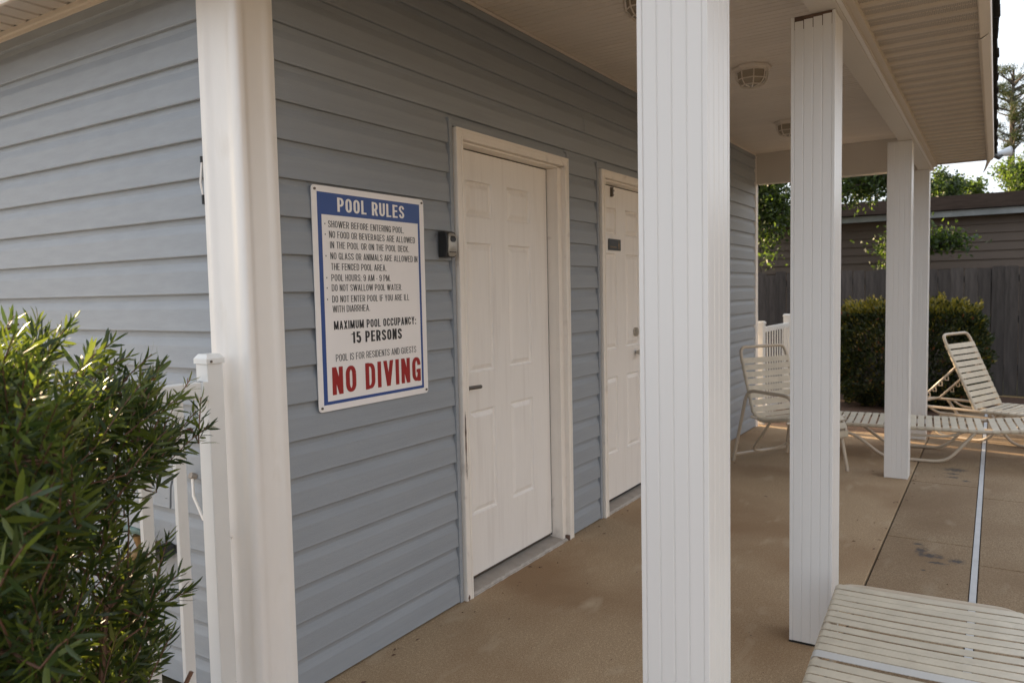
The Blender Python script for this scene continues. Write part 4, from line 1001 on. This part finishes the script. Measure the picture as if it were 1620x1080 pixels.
for m in (M_leafd, M_leafm, M_leafy, M_leafo):
    me = bpy.data.meshes.new('leaf')
    me.from_pydata([(0, 0, 0), (.18, .42, .1), (.45, .5, .12), (.78, .34, .06), (1, 0, -.1), (.78, -.34, .06), (.45, -.5, .12), (.18, -.42, .1), (.45, 0, 0), (.78, 0, -.02), (.18, 0, 0)], [],
                   [(0, 10, 1), (10, 8, 2, 1), (8, 9, 3, 2), (9, 4, 3), (0, 7, 10), (10, 7, 6, 8), (8, 6, 5, 9), (9, 5, 4)])
    me.polygons.foreach_set('use_smooth', [True]*8); me.materials.append(m); leafme.append(me)
for i in top_i:
    d = Vector(LD[i]).normalized(); s_ = d.cross(Vector(rng.normal(size=3))).normalized(); n_ = d.cross(s_)
    l, w_ = LL[i], LW[i]; c = LC[i]
    M = Matrix(((d.x*l, s_.x*w_, n_.x*w_, c[0]), (d.y*l, s_.y*w_, n_.y*w_, c[1]), (d.z*l, s_.z*w_, n_.z*w_, c[2]), (0, 0, 0, 1)))
    link('leaf', leafme[int(LM[i])], bush, mw=M)

# ---------- clipped hedge
def hedge(name, label, x0, x1, y0, y1, h, n, seed, group=None):
    t = thing(name, label, 'hedge', ((x0+x1)/2, (y0+y1)/2, 0), group)
    r = np.random.default_rng(seed); cx, cy = (x0+x1)/2, (y0+y1)/2
    u = r.uniform(-1, 1, (n*3, 3)); p = 4.0
    # superellipsoid shell
    k = (np.abs(u)**p).sum(1)**(1/p); u = u/k[:, None]; rad = 1-np.abs(r.normal(0, 0.10, n*3)); 
    P = u*rad[:, None]; P = P[P[:, 2] > -0.98][:n]
    bumpn = 0.05*np.sin(P[:, 1]*9+seed)*np.cos(P[:, 2]*5)+0.05*np.sin(P[:, 0]*11+P[:, 2]*13)+0.04*np.sin(P[:, 1]*23+P[:, 2]*17)
    P = P*(1+bumpn)[:, None]
    C_ = P*np.array([(x1-x0)/2, (y1-y0)/2, h/2])+np.array([0, 0, h/2+0.02])
    C_[:, 2] += np.where(P[:, 2] > 0.8, np.abs(r.normal(0, 0.020, len(P)))*(1+np.sin(P[:, 1]*40)*0.8), 0)
    D_ = P*np.array([1, 1, 1])*0.9+r.normal(0, 0.5, P.shape)+np.array([0, 0, 0.5])
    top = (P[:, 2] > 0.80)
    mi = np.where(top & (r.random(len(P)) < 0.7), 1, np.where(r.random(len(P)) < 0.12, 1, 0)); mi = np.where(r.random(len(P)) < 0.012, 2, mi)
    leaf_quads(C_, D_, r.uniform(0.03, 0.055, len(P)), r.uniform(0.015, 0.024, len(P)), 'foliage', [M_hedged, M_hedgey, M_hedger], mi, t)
    # woody interior: stems from the ground
    b = MB()
    for i in range(14):
        bx, by = r.uniform(-.3, .3)*(x1-x0), r.uniform(-.42, .42)*(y1-y0)
        b.tube([(bx, by, -0.02), (bx+r.uniform(-.1, .1), by+r.uniform(-.1, .1), h*0.5), (bx*1.3, by*1.1, h*0.88)], 0.02, 6, r1=0.006)
    b.build('branches', M_bark, t)
    return t
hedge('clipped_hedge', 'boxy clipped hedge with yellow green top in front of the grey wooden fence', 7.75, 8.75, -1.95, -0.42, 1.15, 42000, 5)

# ---------- trees
def tree(name, label, x, y, h, crown, n, mats, weights, seed, group=None, leafL=(0.06, 0.11), trunk_r=0.09, drop=0.0, nl=9, gap=0.0, cat='tree', shift=0.0):
    """crown: (cz, rx, ry, rz)"""
    t = thing(name, label, cat, (x, y, 0), group); r = random.Random(seed); g2 = np.random.default_rng(seed)
    cz, rx, ry, rz2 = crown
    b = MB(); b.tube([(0, 0, -0.05), (0.05*h*0.2, 0, h*0.3), (r.uniform(-.1, .1), r.uniform(-.1, .1), cz), (r.uniform(-.2, .2), 0.1, cz+rz2*0.7)], trunk_r, 8, r1=trunk_r*0.2); b.build('trunk', M_bark, t, smooth=True)
    br = MB(); ends = []
    for i in range(nl*4):
        a = r.uniform(0, 6.28); e_ = r.uniform(-0.9, 1.0); rr = r.uniform(0.45, 1.0)
        cxy = math.sqrt(max(0, 1-e_*e_))
        E = Vector((rx*cxy*math.cos(a)*rr, shift+ry*cxy*math.sin(a)*rr, cz+rz2*e_*rr)); S0 = Vector((0, 0, cz-rz2*0.6+r.uniform(0, rz2)))
        mid = S0.lerp(E, 0.5)+Vector((0, 0, 0.1*rz2)); ends += [E, mid.lerp(E, 0.4), mid]
        br.tube([S0, mid, E], trunk_r*0.28, 5, r1=0.006, cap=False)
    br.build('limb', M_bark, t)
    cl = np.array([tuple(e) for e in ends]); pick = g2.integers(0, len(cl), n)
    sig = np.array([rx, ry, rz2])*0.16
    C_ = cl[pick]+g2.normal(0, 1, (n, 3))*sig; D_ = g2.normal(0, 1, (n, 3))+np.array([0, 0, -drop])
    L2 = g2.uniform(leafL[0], leafL[1], n); mi = g2.choice(len(mats), n, p=weights)
    leaf_quads(C_, D_, L2, L2*g2.uniform(0.4, 0.55, n), 'crown', mats, mi, t)
    return t
TG = 'trees beyond the porch'
tree('crape_myrtle', 'bushy green tree behind the fence at the far end of the porch', 9.9, 0.95, 3.4, (2.65, 0.7, 0.75, 1.0), 11000, [M_treel, M_treed], [.45, .55], 3, TG, (0.045, 0.085))
tree('crape_myrtle', 'low branching green tree showing between the second and third columns', 10.3, -0.86, 3.0, (3.05, 0.6, 0.62, 0.60), 7500, [M_treel, M_treed], [.35, .65], 8, TG, (0.045, 0.08), shift=0.5)
tree('broadleaf_tree', 'dense round dark green tree rising over the neighbour roof beside the last column', 17.0, -1.0, 3.9, (3.35, 0.6, 0.50, 0.45), 6500, [M_treel, M_treed], [.3, .7], 12, TG, (0.06, 0.10))
tree('broadleaf_tree', 'thin pale green treetop over the neighbour roof left of the floodlight', 19.0, -1.50, 4.0, (3.50, 0.6, 0.42, 0.36), 1700, [M_treel, M_treed], [.85, .15], 21, TG, (0.06, 0.10))
tree('broadleaf_tree', 'light green leafy tree at the right edge below the pine', 20.0, -2.55, 4.6, (3.85, 0.8, 0.62, 0.62), 3600, [M_treel, M_treed], [.85, .15], 33, TG, (0.07, 0.11))
# low branch sprays in front of the neighbour siding, above the fence
tree('crape_myrtle', 'small green sapling with level sprays between the fence and the neighbour house', 10.4, -1.15, 2.3, (1.93, 0.3, 0.74, 0.38), 2600, [M_treel, M_treed], [.3, .7], 44, TG, (0.05, 0.08), trunk_r=0.03, nl=4)
# pine
pt = thing('pine_tree', 'tall thin pine with clumped needles against the bright sky at the right edge', 'tree', (26.0, -2.38, 0), TG)
r = random.Random(4); g3 = np.random.default_rng(9)
b = MB(); b.tube([(0, 0, 0), (0.05, 0, 4), (0.0, 0.03, 6.2), (0, 0.02, 7.7)], 0.13, 8, r1=0.03); b.build('trunk', M_bark, pt, smooth=True)
br = MB(); cen = []
for i in range(46):
    z = 5.3+2.3*(i/46)**0.9; a = r.uniform(0, 6.28); Lb = (0.95-0.5*abs((z-6.8)/1.1))*r.uniform(0.5, 1.15)
    E = Vector((Lb*math.cos(a), Lb*math.sin(a), z+0.25*Lb)); br.tube([(0, 0, z-0.15), E*0.5+Vector((0, 0, z*0.5-0.1)), E], 0.035, 5, r1=0.01, cap=False)
    for q in (0.6, 0.8, 1.0): cen.append(Vector((0, 0, z)).lerp(E, q)+Vector((0, 0, 0.05)))
br.build('limb', M_bark, pt)
cen = np.array([tuple(c) for c in cen]); n = 7000; pick = g3.integers(0, len(cen), n)
leaf_quads(cen[pick]+g3.normal(0, 1, (n, 3))*np.array([.08, .08, .05]), g3.normal(0, 1, (n, 3))+np.array([0, 0, .6]), g3.uniform(.10, .18, n), g3.uniform(.010, .018, n), 'crown', [M_pine, M_treed], g3.choice(2, n, p=[.7, .3]), pt)
# trees and hedge behind the pool house that filter the low sun
tree('broadleaf_tree', 'tree standing out of sight behind the pool house', 9.0, 7.2, 5.5, (3.0, 1.7, 1.2, 2.3), 15000, [M_treel, M_treed], [.5, .5], 51, None, (0.08, 0.14))

# ================================================================== WOODEN FENCE
wf = thing('wooden_fence', 'weathered grey board fence behind the hedge', 'fence', (9.5, 0, 0))
def plank(wd, h, seed):
    r = random.Random(seed); b = MB()
    b.prism([(0, 0), (wd, 0), (wd, h-0.012), (wd-0.012, h), (0.012, h), (0, h-0.012)], 'x', 0, 0.018); o = b.build('board', M_plank); me = o.data; bpy.data.objects.remove(o); return me
pls = [plank(0.136, 1.585, 1), plank(0.138, 1.60, 2), plank(0.134, 1.57, 3)]
y = -7.0; k = 0
while y < 4.5:
    o = link('board', pls[k % 3], wf); o.location = (random.uniform(-.004, .004), y, random.uniform(-.012, .012)); o.rotation_euler = (random.uniform(-.006, .006), 0, random.uniform(-.02, .02))
    y += 0.1435; k += 1
for z in (0.3, 0.9, 1.4): boxo('rail', M_plank, wf, 0.024, 0.06, -7.0, 4.6, z, z+0.085)
for yy in (-6.4, -4.2, -2.06, 0.35, 2.7): boxo('post', M_plank, wf, 0.062, 0.15, yy, yy+0.09, -0.03, 1.56)

# ================================================================== NEIGHBOUR HOUSE
nh = thing('neighbour_house', 'low brown sided neighbour house with a dark roof beyond the wooden fence', 'house', (11.5, 0, 0))
boxo('wall', M_hside, nh, 0.02, 4.0, -13.0, 7.0, -0.03, 2.36)
hb_ = MB().prism([(-0.003, 0), (-0.026, 0.0), (-0.006, 0.127), (0.02, 0.127), (0.02, 0)], 'y', -13.0, 7.0)
o = hb_.build('siding_board', M_hside); hbm = o.data; bpy.data.objects.remove(o)
for k in range(19):
    o = link('siding_board', hbm, nh); o.location = (0, 0, -0.04+k*0.127)
boxo('fascia', M_hfas, nh, -0.20, -0.17, -13.2, 1.25, 2.365, 2.455)
boxo('soffit', M_hside, nh, -0.169, 0.02, -13.1, 1.25, 2.375, 2.39)
rf = MB(); rf.add([(-0.23, -13.3, 2.456), (2.1, -13.3, 2.88), (4.4, -13.3, 2.456), (-0.23, 1.35, 2.456), (2.1, 1.35, 2.88), (4.4, 1.35, 2.456), (-0.23, -13.3, 2.47), (2.1, -13.3, 2.90), (4.4, -13.3, 2.47), (-0.23, 1.35, 2.47), (2.1, 1.35, 2.90), (4.4, 1.35, 2.47)],
       [(0, 3, 4, 1), (1, 4, 5, 2), (6, 7, 10, 9), (7, 8, 11, 10), (0, 6, 9, 3), (0, 1, 7, 6), (1, 2, 8, 7), (3, 9, 10, 4), (4, 10, 11, 5), (2, 5, 11, 8), (0, 2, 1), (3, 4, 5)])
rf.build('roof', M_hroof, nh)

# ================================================================== HOUSE ACROSS THE POOL (out of view, added so its sunlit wall warms the porch)
ph = thing('neighbour_house', 'unseen grey sided house added across the pool to bounce sunlight onto the porch', 'house', (3.0, -19.0, 0))
boxo('wall', M_cream, ph, -13.0, 15.0, -6.0, 0.0, -0.03, 4.6)
rf = MB(); rf.prism([(-6.5, 4.55), (0.5, 4.55), (-3.0, 6.6)], 'x', -13.5, 15.5); rf.build('roof', M_hroof, ph)
for xx in (-11, -7.5, -3.5, 0.5, 4.5, 8.5, 12.5):
    wf_ = boxo('window', M_fwhite, ph, xx-0.6, xx+0.6, 0.002, 0.05, 1.0, 2.4); boxo('pane', M_glassd, wf_, xx-0.52, xx+0.52, 0.051, 0.056, 1.08, 2.32)
